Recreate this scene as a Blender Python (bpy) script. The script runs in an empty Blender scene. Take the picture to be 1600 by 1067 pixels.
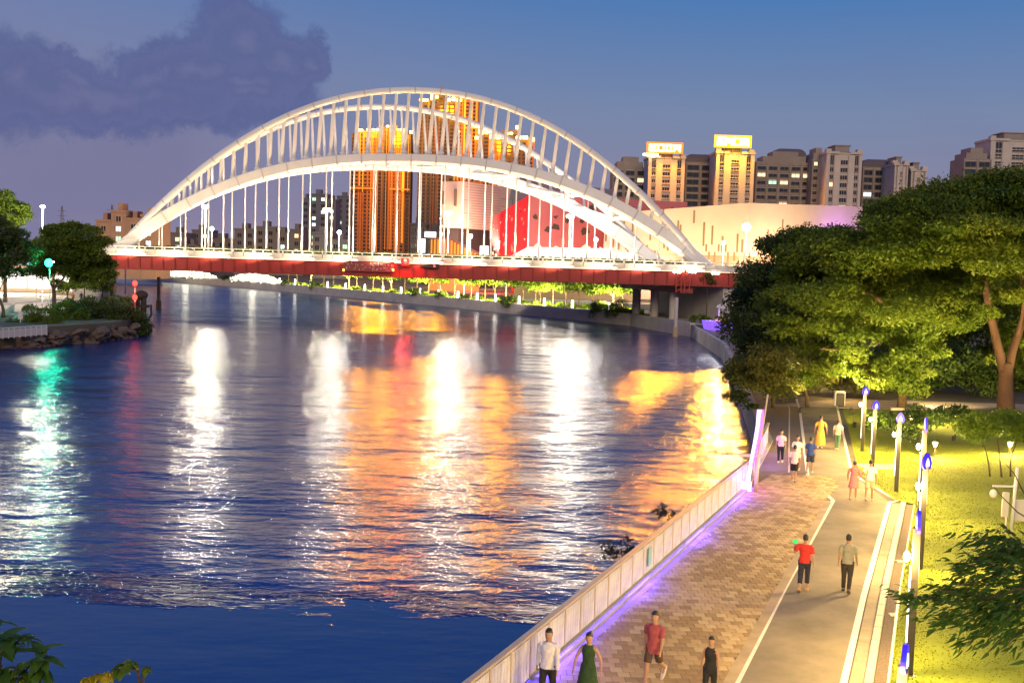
import bpy, math, random
import numpy as np
from mathutils import Vector, Matrix, Quaternion
random.seed(7); RNG = np.random.default_rng(7)
SC = bpy.context.scene
COL = SC.collection
R = math.radians

# ------------------------------------------------------------------ camera
F, PIT, ROL, HC = 1700.0, R(4.41), R(1.65), 11.5
cam_d = bpy.data.cameras.new('camera'); cam = bpy.data.objects.new('camera', cam_d); COL.objects.link(cam)
cam_d.sensor_width = 36.0; cam_d.lens = 36.0 * F / 1600.0; cam_d.clip_end = 9000; cam_d.clip_start = 0.2
_up = Vector((0, math.sin(PIT), math.cos(PIT))); _rt = Vector((1, 0, 0)); _fw = Vector((0, math.cos(PIT), -math.sin(PIT)))
_r = _rt * math.cos(ROL) + _up * math.sin(ROL); _u = -_rt * math.sin(ROL) + _up * math.cos(ROL)
m = Matrix((( _r.x, _u.x, -_fw.x, 0), (_r.y, _u.y, -_fw.y, 0), (_r.z, _u.z, -_fw.z, HC), (0, 0, 0, 1)))
cam.matrix_world = m
SC.camera = cam

def ray(u, v):
    d = _fw + _r * ((u - 800) / F) - _u * ((v - 533.5) / F)
    return d
def at(u, v, z=0.0):            # point of a level plane
    d = ray(u, v); t = (z - HC) / d.z
    return Vector((d.x * t, d.y * t, z))
def far(u, v, Y):               # point at a given distance up the river
    d = ray(u, v); t = Y / d.y
    return Vector((d.x * t, Y, HC + d.z * t))

# ------------------------------------------------------------------ render settings
SC.render.engine = 'CYCLES'
SC.view_settings.view_transform = 'Standard'
try: SC.view_settings.look = 'None'
except Exception: pass
SC.view_settings.exposure = 0.0; SC.view_settings.gamma = 1.0
cy = SC.cycles
cy.use_denoising = True
try: cy.denoiser = 'OPENIMAGEDENOISE'
except Exception: pass
cy.max_bounces = 6; cy.diffuse_bounces = 2; cy.glossy_bounces = 3; cy.transmission_bounces = 4; cy.transparent_max_bounces = 6
cy.sample_clamp_indirect = 4.0; cy.sample_clamp_direct = 0.0
cy.use_light_tree = True
cy.caustics_reflective = False; cy.caustics_refractive = False

# ------------------------------------------------------------------ world: dusk sky with a cloud bank
W = bpy.data.worlds.new('World'); SC.world = W; W.use_nodes = True
wt = W.node_tree; wt.nodes.clear()
def N(t, typ, **kw):
    n = t.nodes.new(typ)
    for k, v in kw.items(): setattr(n, k, v)
    return n
def L(t, a, b): t.links.new(a, b)
def M_(t, op, a, b=None, c=None, clamp=False):
    n = t.nodes.new('ShaderNodeMath'); n.operation = op; n.use_clamp = clamp
    for i, x in enumerate((a, b, c)):
        if x is None: continue
        if isinstance(x, (int, float)): n.inputs[i].default_value = x
        else: t.links.new(x, n.inputs[i])
    return n.outputs[0]
def MIX(t, fac, a, b, blend='MIX'):
    n = t.nodes.new('ShaderNodeMix'); n.data_type = 'RGBA'; n.blend_type = blend
    for s, x in ((n.inputs[0], fac), (n.inputs[6], a), (n.inputs[7], b)):
        if isinstance(x, (int, float)): s.default_value = x
        elif isinstance(x, tuple): s.default_value = (*x, 1) if len(x) == 3 else x
        else: t.links.new(x, s)
    return n.outputs[2]
def RAMP(t, fac, stops, interp='LINEAR'):
    n = t.nodes.new('ShaderNodeValToRGB'); e = n.color_ramp.elements; n.color_ramp.interpolation = interp
    while len(e) < len(stops): e.new(0.5)
    for i, (p, c) in enumerate(stops):
        e[i].position = p; e[i].color = (*c, 1) if len(c) == 3 else c
    t.links.new(fac, n.inputs[0]); return n.outputs[0]
def MAPR(t, v, a, b, c=0.0, d=1.0, smooth=True):
    n = t.nodes.new('ShaderNodeMapRange'); n.interpolation_type = 'SMOOTHSTEP' if smooth else 'LINEAR'
    t.links.new(v, n.inputs[0])
    for i, x in enumerate((a, b, c, d)): n.inputs[1 + i].default_value = x
    return n.outputs[0]
def NOISE(t, vec, scale, detail=4, rough=0.55):
    n = t.nodes.new('ShaderNodeTexNoise'); n.inputs['Scale'].default_value = scale
    n.inputs['Detail'].default_value = detail; n.inputs['Roughness'].default_value = rough
    if vec is not None: t.links.new(vec, n.inputs['Vector'])
    return n

tc = N(wt, 'ShaderNodeTexCoord'); dirv = tc.outputs['Generated']
sep = N(wt, 'ShaderNodeSeparateXYZ'); L(wt, dirv, sep.inputs[0])
el = M_(wt, 'ARCSINE', sep.outputs[2]); az = M_(wt, 'ARCTAN2', sep.outputs[0], sep.outputs[1])
elf = M_(wt, 'MULTIPLY_ADD', el, 1 / 1.6, 0.0625)      # el -0.1..1.5 rad -> 0..1
def e_(x): return (x + 0.1) / 1.6
base = RAMP(wt, elf, [(0.0, (.12, .10, .16)), (e_(0.0), (.38, .30, .375)), (e_(.045), (.285, .26, .39)), (e_(.13), (.205, .275, .455)),
                      (e_(.225), (.084, .222, .515)), (e_(.45), (.02, .14, .54)), (1.0, (.014, .075, .40))])
# a warmer, more mauve west (towards the left of the river), fading all round
mv = MAPR(wt, az, 0.25, -0.75)
base = MIX(wt, M_(wt, 'MULTIPLY', mv, MAPR(wt, el, .5, .0)), base, (.245, .24, .42))
# large soft cloud sheets over the whole sky
nl = NOISE(wt, dirv, 2.6, 5, .6)
mp = N(wt, 'ShaderNodeMapping'); mp.inputs['Scale'].default_value = (1, 1, 2.2); L(wt, dirv, mp.inputs[0]); L(wt, mp.outputs[0], nl.inputs['Vector'])
sheet = MAPR(wt, nl.outputs['Fac'], .50, .72)
base = MIX(wt, M_(wt, 'MULTIPLY', sheet, .30), base, (.17, .165, .36))
# the cloud bank up-river on the west side: lobes in azimuth / elevation, edges broken by noise
nz = NOISE(wt, dirv, 17.0, 8, .62); nz2 = NOISE(wt, dirv, 60.0, 8, .68)
warp = N(wt, 'ShaderNodeVectorMath', operation='SUBTRACT'); L(wt, nz.outputs['Color'], warp.inputs[0]); warp.inputs[1].default_value = (.5, .5, .5)
ws = N(wt, 'ShaderNodeSeparateXYZ'); L(wt, warp.outputs[0], ws.inputs[0])
azw = M_(wt, 'MULTIPLY_ADD', ws.outputs[0], .075, az); elw = M_(wt, 'MULTIPLY_ADD', ws.outputs[1], .062, el)
def dirae(u, v):
    d = ray(u, v).normalized(); return math.atan2(d.x, d.y), math.asin(d.z)
def lobes(lst):
    out = None
    for (u, v, ru, rv) in lst:
        a0, e0 = dirae(u, v)
        dx = M_(wt, 'MULTIPLY', M_(wt, 'SUBTRACT', azw, a0), F / ru); dy = M_(wt, 'MULTIPLY', M_(wt, 'SUBTRACT', elw, e0), F / rv)
        dd = M_(wt, 'SQRT', M_(wt, 'ADD', M_(wt, 'MULTIPLY', dx, dx), M_(wt, 'MULTIPLY', dy, dy)))
        out = dd if out is None else M_(wt, 'SMOOTH_MIN', out, dd, .25)
    return out
d1 = lobes([(372, 62, 78, 62), (440, 100, 62, 52), (478, 90, 34, 34), (300, 108, 85, 46), (225, 118, 70, 42), (100, 118, 34, 32), (30, 122, 70, 46), (150, 165, 60, 40),
            (150, 150, 330, 46), (-150, 130, 200, 80), (-420, 120, 260, 70), (400, 140, 90, 34), (400, 158, 80, 22)])
d1n = M_(wt, 'MULTIPLY_ADD', M_(wt, 'SUBTRACT', nz2.outputs['Fac'], .5), .5, d1)
c1 = MAPR(wt, d1n, 1.2, .78)
d2 = lobes([(80, 230, 260, 130), (250, 230, 70, 90), (-250, 230, 300, 140), (-700, 200, 300, 130)])
c2 = MAPR(wt, d2, 1.25, .55)
base = MIX(wt, M_(wt, 'MULTIPLY', c2, .5), base, (.20, .205, .36))
cc = RAMP(wt, M_(wt, 'ADD', M_(wt, 'MULTIPLY', d1n, .62), M_(wt, 'ADD', M_(wt, 'MULTIPLY', nz.outputs['Fac'], .22), M_(wt, 'MULTIPLY', nz2.outputs['Fac'], .16))), [(.22, (.150, .170, .355)), (.45, (.112, .138, .325)), (.62, (.125, .150, .345)), (.8, (.085, .118, .31))])
base = MIX(wt, M_(wt, 'MULTIPLY', c1, .88), base, cc)
sky = N(wt, 'ShaderNodeTexSky', sky_type='NISHITA'); sky.sun_disc = False
sky.sun_elevation = R(0.5); sky.sun_rotation = R(200)
nsk = MIX(wt, 1.0, sky.outputs[0], (.05, .05, .05), 'MULTIPLY')
fin = MIX(wt, .12, base, nsk)
bg = N(wt, 'ShaderNodeBackground'); L(wt, fin, bg.inputs[0]); bg.inputs[1].default_value = 1.0
wo = N(wt, 'ShaderNodeOutputWorld'); L(wt, bg.outputs[0], wo.inputs[0])

# added warm fill behind the viewer: one weak, very soft sun lifting trees and fronts
sun_d = bpy.data.lights.new('warm_fill_sun', 'SUN'); sun_d.energy = 1.6; sun_d.angle = R(25); sun_d.color = (1.0, .76, .44)
sun = bpy.data.objects.new('warm_fill_sun', sun_d); COL.objects.link(sun); sun.rotation_euler = Vector((-.02, .93, -.42)).to_track_quat('-Z', 'Y').to_euler()

# ------------------------------------------------------------------ materials
MATS = {}
def mat(name, col, rough=.7, metal=0.0, var=0.0, vscale=2.0, bump=0.0, bscale=20.0, spec=.5, col2=None, trans=0.0, stretch=None):
    if name in MATS: return MATS[name]
    x = bpy.data.materials.new(name); x.use_nodes = True; t = x.node_tree
    b = t.nodes['Principled BSDF']; b.inputs['Roughness'].default_value = rough; b.inputs['Metallic'].default_value = metal
    b.inputs['Specular IOR Level'].default_value = spec
    b.inputs['Base Color'].default_value = (*col, 1)
    if var or col2 or bump:
        tcn = N(t, 'ShaderNodeTexCoord'); vec = tcn.outputs['Object']
        if stretch:
            mpn = N(t, 'ShaderNodeMapping'); mpn.inputs['Scale'].default_value = stretch; L(t, vec, mpn.inputs[0]); vec = mpn.outputs[0]
    if var or col2:
        n = NOISE(t, vec, vscale, 5, .6)
        c2 = col2 if col2 else tuple(min(1, c * (1 + var)) for c in col); c1 = tuple(c * (1 - var) for c in col) if not col2 else col
        L(t, RAMP(t, n.outputs['Fac'], [(.3, c1), (.7, c2)]), b.inputs['Base Color'])
    if bump:
        n2 = NOISE(t, vec, bscale, 4, .6); bn = N(t, 'ShaderNodeBump'); bn.inputs['Strength'].default_value = bump; bn.inputs['Distance'].default_value = .05
        L(t, n2.outputs['Fac'], bn.inputs['Height']); L(t, bn.outputs[0], b.inputs['Normal'])
    if trans:
        tr = N(t, 'ShaderNodeBsdfTranslucent'); ms = N(t, 'ShaderNodeMixShader'); ms.inputs[0].default_value = trans
        if b.inputs['Base Color'].links: L(t, b.inputs['Base Color'].links[0].from_socket, tr.inputs[0])
        else: tr.inputs[0].default_value = (*col, 1)
        o = t.nodes['Material Output']; L(t, b.outputs[0], ms.inputs[1]); L(t, tr.outputs[0], ms.inputs[2]); L(t, ms.outputs[0], o.inputs[0])
    MATS[name] = x; return x
def glow(name, col, s):
    if name in MATS: return MATS[name]
    x = bpy.data.materials.new(name); x.use_nodes = True; t = x.node_tree; b = t.nodes['Principled BSDF']
    b.inputs['Base Color'].default_value = (*[min(.8, c) * .2 for c in col], 1); b.inputs['Roughness'].default_value = .4
    b.inputs['Emission Color'].default_value = (*col, 1); b.inputs['Emission Strength'].default_value = s
    MATS[name] = x; return x
def leafmat(name, c1, c2, c3, scale=.5, trans=.3):
    if name in MATS: return MATS[name]
    x = bpy.data.materials.new(name); x.use_nodes = True; t = x.node_tree; b = t.nodes['Principled BSDF']
    b.inputs['Roughness'].default_value = .55; b.inputs['Specular IOR Level'].default_value = .25
    tcn = N(t, 'ShaderNodeTexCoord'); n = NOISE(t, tcn.outputs['Object'], scale, 3, .6); n2 = NOISE(t, tcn.outputs['Object'], scale * 9, 2, .5)
    f = M_(t, 'ADD', M_(t, 'MULTIPLY', n.outputs['Fac'], .65), M_(t, 'MULTIPLY', n2.outputs['Fac'], .35))
    c = RAMP(t, f, [(.36, c1), (.5, c2), (.66, c3)]); L(t, c, b.inputs['Base Color'])
    tr = N(t, 'ShaderNodeBsdfTranslucent'); L(t, c, tr.inputs[0]); ms = N(t, 'ShaderNodeMixShader'); ms.inputs[0].default_value = trans
    o = t.nodes['Material Output']; L(t, b.outputs[0], ms.inputs[1]); L(t, tr.outputs[0], ms.inputs[2]); L(t, ms.outputs[0], o.inputs[0])
    MATS[name] = x; return x

# ------------------------------------------------------------------ mesh helpers
class MB:
    def __init__(s): s.v = []; s.f = []; s.m = []
    def face(s, pts, mi=0):
        i = len(s.v); s.v += [tuple(p) for p in pts]; s.f.append(tuple(range(i, i + len(pts)))); s.m.append(mi)
    def box(s, x0, x1, y0, y1, z0, z1, mi=0, M=None):
        c = [(x0, y0, z0), (x1, y0, z0), (x1, y1, z0), (x0, y1, z0), (x0, y0, z1), (x1, y0, z1), (x1, y1, z1), (x0, y1, z1)]
        if M is not None: c = [tuple(M @ Vector(p)) for p in c]
        i = len(s.v); s.v += c
        for q in ((0, 3, 2, 1), (4, 5, 6, 7), (0, 1, 5, 4), (1, 2, 6, 5), (2, 3, 7, 6), (3, 0, 4, 7)):
            s.f.append(tuple(i + k for k in q)); s.m.append(mi)
    def cbox(s, x0, x1, y0, y1, z0, z1, ch, mi=0):       # box with chamfered vertical edges and top
        p = [(x0 + ch, y0), (x1 - ch, y0), (x1, y0 + ch), (x1, y1 - ch), (x1 - ch, y1), (x0 + ch, y1), (x0, y1 - ch), (x0, y0 + ch)]
        cx, cyy = (x0 + x1) / 2, (y0 + y1) / 2
        q = [(cx + (a - cx) * (1 - 2 * ch / (x1 - x0)), cyy + (b - cyy) * (1 - 2 * ch / (y1 - y0))) for a, b in p]
        s.rings([[(a, b, z0) for a, b in p], [(a, b, z1 - ch) for a, b in p], [(a, b, z1) for a, b in q]], mi)
    def rings(s, rs, mi=0, caps=True, closed=True):
        n = len(rs[0]); i = len(s.v)
        for r_ in rs: s.v += [tuple(p) for p in r_]
        for k in range(len(rs) - 1):
            for j in range(n if closed else n - 1):
                a = i + k * n + j; b = i + k * n + (j + 1) % n
                s.f.append((a, b, b + n, a + n)); s.m.append(mi)
        if caps:
            s.f.append(tuple(i + j for j in range(n))[::-1]); s.m.append(mi)
            s.f.append(tuple(i + (len(rs) - 1) * n + j for j in range(n))); s.m.append(mi)
    def prism(s, poly, z0, z1, mi=0): s.rings([[(a, b, z0) for a, b in poly], [(a, b, z1) for a, b in poly]], mi)
    def tube(s, pts, rad, n=8, mi=0, flat=1.0, upv=None):
        pts = [Vector(p) for p in pts]
        if isinstance(rad, (int, float)): rad = [rad] * len(pts)
        rs = []; pr = None
        for k, p in enumerate(pts):
            d = (pts[min(k + 1, len(pts) - 1)] - pts[max(k - 1, 0)]).normalized()
            if pr is None:
                a = Vector(upv) if upv is not None else (Vector((0, 0, 1)) if abs(d.z) < .9 else Vector((1, 0, 0)))
                x = d.cross(a).normalized()
            else:
                x = (pr - d * pr.dot(d)).normalized()
            pr = x; y = d.cross(x)
            rs.append([p + (x * math.cos(2 * math.pi * j / n) + y * math.sin(2 * math.pi * j / n) * flat) * rad[k] for j in range(n)])
        s.rings(rs, mi)
    def ell(s, c, r, n=12, h=8, mi=0):
        rs = []
        for k in range(h + 1):
            t = -math.pi / 2 + math.pi * (k + .02 if k == 0 else (k - .02 if k == h else k)) / h
            rs.append([(c[0] + r[0] * math.cos(t) * math.cos(2 * math.pi * j / n), c[1] + r[1] * math.cos(t) * math.sin(2 * math.pi * j / n), c[2] + r[2] * math.sin(t)) for j in range(n)])
        s.rings(rs, mi)
    def mesh(s, name, mats, smooth=False):
        me = bpy.data.meshes.new(name); me.from_pydata(s.v, [], s.f)
        for x in (mats if isinstance(mats, (list, tuple)) else [mats]): me.materials.append(x)
        if any(s.m): me.polygons.foreach_set('material_index', s.m)
        if smooth: me.polygons.foreach_set('use_smooth', [True] * len(s.f))
        me.update(); return me
    def build(s, name, mats, parent=None, smooth=False, loc=None):
        return obj(name, s.mesh(name, mats, smooth), parent, loc)
def obj(name, me, parent=None, loc=None):
    o = bpy.data.objects.new(name, me); COL.objects.link(o)
    if loc is not None: o.location = loc
    if parent is not None: o.parent = parent
    return o
def npmesh(name, V, Q, mats, smooth=False, mi=None):     # numpy verts and quads -> mesh
    me = bpy.data.meshes.new(name); me.vertices.add(len(V)); me.vertices.foreach_set('co', np.ascontiguousarray(V, dtype=np.float32).ravel())
    k = Q.shape[1]; me.loops.add(Q.size); me.loops.foreach_set('vertex_index', np.ascontiguousarray(Q, dtype=np.int32).ravel())
    me.polygons.add(len(Q)); me.polygons.foreach_set('loop_start', np.arange(0, Q.size, k, dtype=np.int32))
    me.polygons.foreach_set('loop_total', np.full(len(Q), k, dtype=np.int32))
    for x in (mats if isinstance(mats, (list, tuple)) else [mats]): me.materials.append(x)
    if mi is not None: me.polygons.foreach_set('material_index', np.ascontiguousarray(mi, dtype=np.int32))
    me.update(calc_edges=True); return me
def thing(name, label, cat, loc=(0, 0, 0), rz=0.0, group=None):
    o = bpy.data.objects.new(name, None); COL.objects.link(o); o.empty_display_size = .3
    o.location = loc; o.rotation_euler = (0, 0, rz); tag(o, label, cat, group); return o
def tag(o, label, cat, group=None):
    o['label'] = label; o['category'] = cat
    if group: o['group'] = group
    return o
def kind(o, k): o['kind'] = k; return o
KIDS = {}
def children(o): return [x for x in bpy.data.objects if x.parent is o]
def copy_tree(o, loc=None, rz=None, label=None, kids=None):
    def rec(x, par):
        c = x.copy(); COL.objects.link(c); c.parent = par
        for ch in kids[x.name]: rec(ch, c)
        return c
    if kids is None:
        kids = {}
        def walk(x):
            kids[x.name] = list(x.children)
            for c in x.children: walk(c)
        walk(o)
    c = rec(o, None)
    if loc is not None: c.location = loc
    if rz is not None: c.rotation_euler = (0, 0, rz)
    if label: c['label'] = label
    return c
def light(name, typ, loc, power, col, parent=None, size=.2, target=None, spot=None, sizey=None, spread=None):
    d = bpy.data.lights.new(name, typ); d.energy = power; d.color = col
    if typ == 'AREA':
        d.size = size
        if sizey: d.shape = 'RECTANGLE'; d.size_y = sizey
    else: d.shadow_soft_size = size
    if spread and typ == 'AREA': d.spread = R(spread)
    if typ == 'SPOT': d.spot_size = R(spot or 90); d.spot_blend = .6
    o = bpy.data.objects.new(name, d); COL.objects.link(o); o.location = loc
    if target is not None: o.rotation_euler = (Vector(target) - Vector(loc)).to_track_quat('-Z', 'Y').to_euler()
    if parent is not None: o.parent = parent
    return o
def between(o, a, b, r=1.0, r2=None):      # place a unit-z mesh object between two points
    a, b = Vector(a), Vector(b); d = b - a
    o.location = a; o.rotation_mode = 'QUATERNION'; o.rotation_quaternion = Vector((0, 0, 1)).rotation_difference(d.normalized())
    o.scale = (r, r if r2 is None else r2, d.length)
WARM = (1.0, .66, .22); WARMW = (1.0, .80, .55); WHITE = (1.0, .93, .82); COOL = (.75, .88, 1.0)
# ================================================================== SETTING
G = 1.8
def sheet_(name, poly, z0, z1, m, parent=None):
    b = MB(); b.prism(poly, z0, z1); return b.build(name, m, parent)
# river
wm = bpy.data.materials.new('river'); wm.use_nodes = True; t = wm.node_tree; b = t.nodes['Principled BSDF']
b.inputs['Base Color'].default_value = (.004, .016, .12, 1); b.inputs['IOR'].default_value = 2.0; b.inputs['Specular IOR Level'].default_value = .75
geo = N(t, 'ShaderNodeNewGeometry'); pos = geo.outputs['Position']
def mapped(sx, sy, rz=0.0):
    n = N(t, 'ShaderNodeMapping'); n.inputs['Scale'].default_value = (sx, sy, 1); n.inputs['Rotation'].default_value = (0, 0, rz); L(t, pos, n.inputs[0]); return n.outputs[0]
w0 = NOISE(t, mapped(.05, .095, R(2)), 1.0, 3, .5); w1 = NOISE(t, mapped(.20, .36, R(6)), 1.0, 3, .55); w2 = NOISE(t, mapped(.62, 1.35, R(-8)), 1.0, 4, .62); w3 = NOISE(t, mapped(1.9, 4.2, R(9)), 1.0, 3, .6)
h = M_(t, 'ADD', M_(t, 'ADD', M_(t, 'MULTIPLY', w0.outputs['Fac'], .62), M_(t, 'MULTIPLY', w1.outputs['Fac'], .38)), M_(t, 'MULTIPLY', w2.outputs['Fac'], .115)); h = M_(t, 'ADD', h, M_(t, 'MULTIPLY', w3.outputs['Fac'], .018))
# slack water in the lee of the near bank, ruffled water beyond: a ragged edge across the river
sp = N(t, 'ShaderNodeSeparateXYZ'); L(t, pos, sp.inputs[0])
ed = NOISE(t, mapped(.16, .5), 1.0, 5, .65)
edge = M_(t, 'ADD', M_(t, 'ADD', sp.outputs[1], M_(t, 'MULTIPLY', sp.outputs[0], .10)), M_(t, 'MULTIPLY', M_(t, 'SUBTRACT', ed.outputs['Fac'], .5), 9.0))
ruf = MAPR(t, edge, 33.4, 36.4)
patch = NOISE(t, mapped(.012, .035), 1.0, 3, .5)
gust = MAPR(t, patch.outputs['Fac'], .35, .65, .75, 1.15)
amp = M_(t, 'MULTIPLY', M_(t, 'MULTIPLY_ADD', ruf, .88, .12), gust)
bn = N(t, 'ShaderNodeBump'); bn.inputs['Strength'].default_value = 1.0; bn.inputs['Distance'].default_value = 1.0
L(t, M_(t, 'MULTIPLY', h, amp), bn.inputs['Height']); L(t, bn.outputs[0], b.inputs['Normal'])
L(t, M_(t, 'MULTIPLY_ADD', ruf, .13, .06), b.inputs['Roughness'])
wb = MB(); wb.face([(-3500, -60, 0), (3500, -60, 0), (3500, 5000, 0), (-3500, 5000, 0)]); river = kind(wb.build('river_water', wm), 'structure')
M_bed = mat('river_bed', (.05, .045, .035), .9)
kind(sheet_('river_bed', [(-3500, -60), (3500, -60), (3500, 5000), (-3500, 5000)], -3.2, -3.0, M_bed), 'structure')

M_soil = mat('soil', (.10, .085, .06), .95, var=.3, vscale=.3, bump=.4, bscale=3)
M_conc = mat('embankment_concrete', (.32, .29, .25), .85, var=.25, vscale=.25, bump=.3, bscale=4)
M_conc2 = mat('pale_concrete', (.52, .47, .40), .8, var=.12, vscale=.5, bump=.15, bscale=6)
FA = Vector((.623, 24.438, 0)); FD = Vector((9.474, 21.786, 0)).normalized(); FN = Vector((FD.y, -FD.x, 0))
def fp(tt, s=0.0, z=G): q = FA + FD * tt + FN * s; return Vector((q.x, q.y, z))
bank_r = [(-12.54, -5.8), (.623, 24.438), (10.1, 46.22), (14.25, 59.3), (21.6, 104), (25.8, 132), (28, 169), (21.3, 193.4), (12, 207), (3, 218), (-15, 246), (-32, 267), (-56, 298), (-90, 341), (-105, 356), (-133, 379), (-260, 450), (-800, 700), (-2800, 2800)]
bank_l = [(-60, -5), (-58, 95), (-55.7, 118), (-52.7, 123), (-49.6, 130), (-48.8, 138), (-49.6, 146), (-56, 160), (-66, 176), (-74, 186), (-92, 235), (-105, 275), (-150, 330), (-300, 420), (-800, 620), (-3000, 2400)]
ground = kind(sheet_('ground', bank_r + [(-2800, 4900), (3400, 4900), (3400, -5)], -2.9, G - .02, M_soil), 'structure')
groundl = kind(sheet_('ground', bank_l + [(-3400, 2400), (-3400, -5)], -2.9, 2.2, M_soil), 'structure')
def wall_along(name, pts, z0, z1, w, m, parent=None):
    b = MB(); P = [Vector((p[0], p[1], 0)) for p in pts]; rs = []
    for k, p in enumerate(P):
        d = (P[min(k + 1, len(P) - 1)] - P[max(k - 1, 0)]).normalized(); n = Vector((d.y, -d.x, 0))
        a, c = p - n * w * .5, p + n * w * .5
        rs.append([(a.x, a.y, z0), (c.x, c.y, z0), (c.x, c.y, z1), (a.x, a.y, z1)])
    b.rings(rs); return b.build(name, m, parent)
kind(wall_along('embankment', bank_r[1:7], -2, G + .12, .5, M_conc), 'structure')
kind(wall_along('embankment', bank_r[6:17], -2, 2.15, .9, M_conc2), 'structure')
# sloping revetment of the far bank, water side
# ---- lawn, grass, promenade, running path
M_grassb = mat('lawn', (.165, .20, .010), .95, var=.3, vscale=.25, bump=.3, bscale=25)
def lawn_h(x, y):
    r_ = max(0.0, (x - (10.5 + (y - 30) * .37)) / 9.0)
    return G + .02 + min(1, r_) * (.25 * math.sin(x * .21 + y * .11) + .22 * math.sin(y * .27 - x * .05) + .25) * 1.1
LINE2 = [(-4.6, -5), (7.99, 24.8), (10.67, 31.68), (15.89, 44.63)]
def l2(y):
    for (xa, ya), (xb, yb) in zip(LINE2, LINE2[1:] + [(16.2, 50.7), (24.3, 81), (34, 125)]):
        pass
    P = LINE2 + [(16.2, 50.7), (24.3, 81), (34, 125)]
    for (xa, ya), (xb, yb) in zip(P, P[1:]):
        if y <= yb: return xa + (xb - xa) * (y - ya) / (yb - ya)
    return P[-1][0]
b = MB(); ny, nx = 70, 26; gv = []
for j in range(ny + 1):
    y = 2 + (74 - 2) * j / ny; xa = l2(y) + (1.06 if y < 45.2 else .35)
    for i in range(nx + 1):
        x = xa + (62 - xa) * (i / nx) ** 1.4; gv.append((x, y, lawn_h(x, y)))
for j in range(ny):
    for i in range(nx): b.f.append((j * (nx + 1) + i, j * (nx + 1) + i + 1, (j + 1) * (nx + 1) + i + 1, (j + 1) * (nx + 1) + i)); b.m.append(0)
b.v = gv; lawn = kind(b.build('lawn', M_grassb, smooth=True), 'structure')
n = 110000; yy = 16 + (RNG.random(n) ** 1.5) * 56; k2 = np.array([l2(y) for y in yy]); xx = k2 + np.where(yy < 45.2, 1.1, .45) + RNG.random(n) ** 1.3 * 22
zz = np.array([lawn_h(x, y) for x, y in zip(xx, yy)]); hh = .016 + RNG.random(n) * .022; an = RNG.random(n) * 6.283; wd = .02 + RNG.random(n) * .02
dx, dy = np.cos(an) * wd, np.sin(an) * wd; lx, ly = (RNG.random(n) - .5) * .05, (RNG.random(n) - .5) * .05
V = np.stack([np.stack([xx - dx, yy - dy, zz - .01], 1), np.stack([xx + dx, yy + dy, zz - .01], 1), np.stack([xx + lx, yy + ly, zz + hh], 1)], 1).reshape(-1, 3)
M_blade = leafmat('grass_blade', (.17, .21, .008), (.20, .235, .010), (.24, .245, .012), .2, .5)
kind(obj('grass', npmesh('grass', V, np.arange(n * 3).reshape(-1, 3), M_blade)), 'stuff')

M_pavebase = mat('joint_sand', (.16, .12, .085), .95)
prom = kind(sheet_('promenade', [(-12.3, -5.8), (.80, 24.36), (10.25, 46.15), (14.4, 59.2), (21.7, 104), (25.9, 132), (30, 132), (25.5, 100), (19.6, 73.1), (13.83, 49.6), (13.56, 44.7), (8.4, 32.1), (5.43, 24.6), (-6.4, -5)], G - .1, G, M_pavebase), 'structure')
M_asph = mat('asphalt', (.19, .155, .11), .85, var=.3, vscale=.7, bump=.25, bscale=90)
LINE1 = [(-6.4, -5), (5.43, 24.6), (8.4, 32.1), (13.56, 44.7), (13.83, 49.6), (19.6, 73.1), (25.5, 100), (30, 132)]
L2F = [(34, 125), (24.3, 81), (16.2, 50.7), (15.89, 44.63), (10.67, 31.68), (7.99, 24.8), (-4.6, -5)]
kind(sheet_('running_path', LINE1 + L2F, G - .1, G + .012, M_asph), 'structure')
# dark paved band beyond the bend, on the promenade side
M_dark = mat('dark_granite', (.14, .105, .08), .8, var=.2, vscale=1.5, bump=.2, bscale=30)
kind(sheet_('pavement', [(11.3, 50.6), (14.45, 59.3), (21.8, 104), (25.9, 131), (29.8, 131), (25.2, 100), (19.3, 73.1), (13.65, 50.6)], G - .1, G + .006, M_dark), 'structure')
M_line = mat('path_marking_paint', (.62, .56, .47), .6, col2=(.80, .74, .64), vscale=2.5)
def strip(name, pts, w, z0, z1, m, kindv='structure', parent=None):
    o = wall_along(name, pts, z0, z1, w, m, parent)
    if kindv: kind(o, kindv)
    return o
strip('path_marking', LINE1[:4], .17, G, G + .018, M_line)
strip('path_marking', LINE1[3:7], .15, G, G + .018, M_line)
strip('path_marking', [(x - .0, y) for x, y in LINE2], .16, G, G + .018, M_line)
strip('path_marking', [LINE2[-1], (16.35, 45.0), (16.2, 50.7), (24.3, 81)], .13, G, G + .018, M_line)
strip('path_marking', [(13.2, 50.6), (18.9, 73.1), (24.7, 100)], .08, G, G + .016, mat('worn_line', (.5, .42, .33), .7))
off = lambda d: [(x + d * .93, y - d * .37) for x, y in LINE2]
strip('path_shoulder', off(.27), .30, G - .05, G + .008, mat('tan_concrete', (.30, .245, .18), .85, var=.2, vscale=1.5))
strip('drain_channel', off(.80), .26, G - .05, G + .004, mat('gravel_channel', (.16, .12, .10), .95, var=.4, vscale=20, bump=.8, bscale=60))
strip('edging', off(.97), .06, G - .05, G + .05, mat('edging_steel', (.62, .57, .48), .5))
kerb = kind(bpy.data.objects.new('kerb', None), 'structure'); COL.objects.link(kerb)
kb = MB(); kb.cbox(-.10, .10, -.49, .49, -.05, .12, .02); kme = kb.mesh('kerb_stone', mat('kerb_stone', (.46, .41, .33), .7, var=.16, vscale=3, bump=.15, bscale=30))
P = off(.54)
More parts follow.
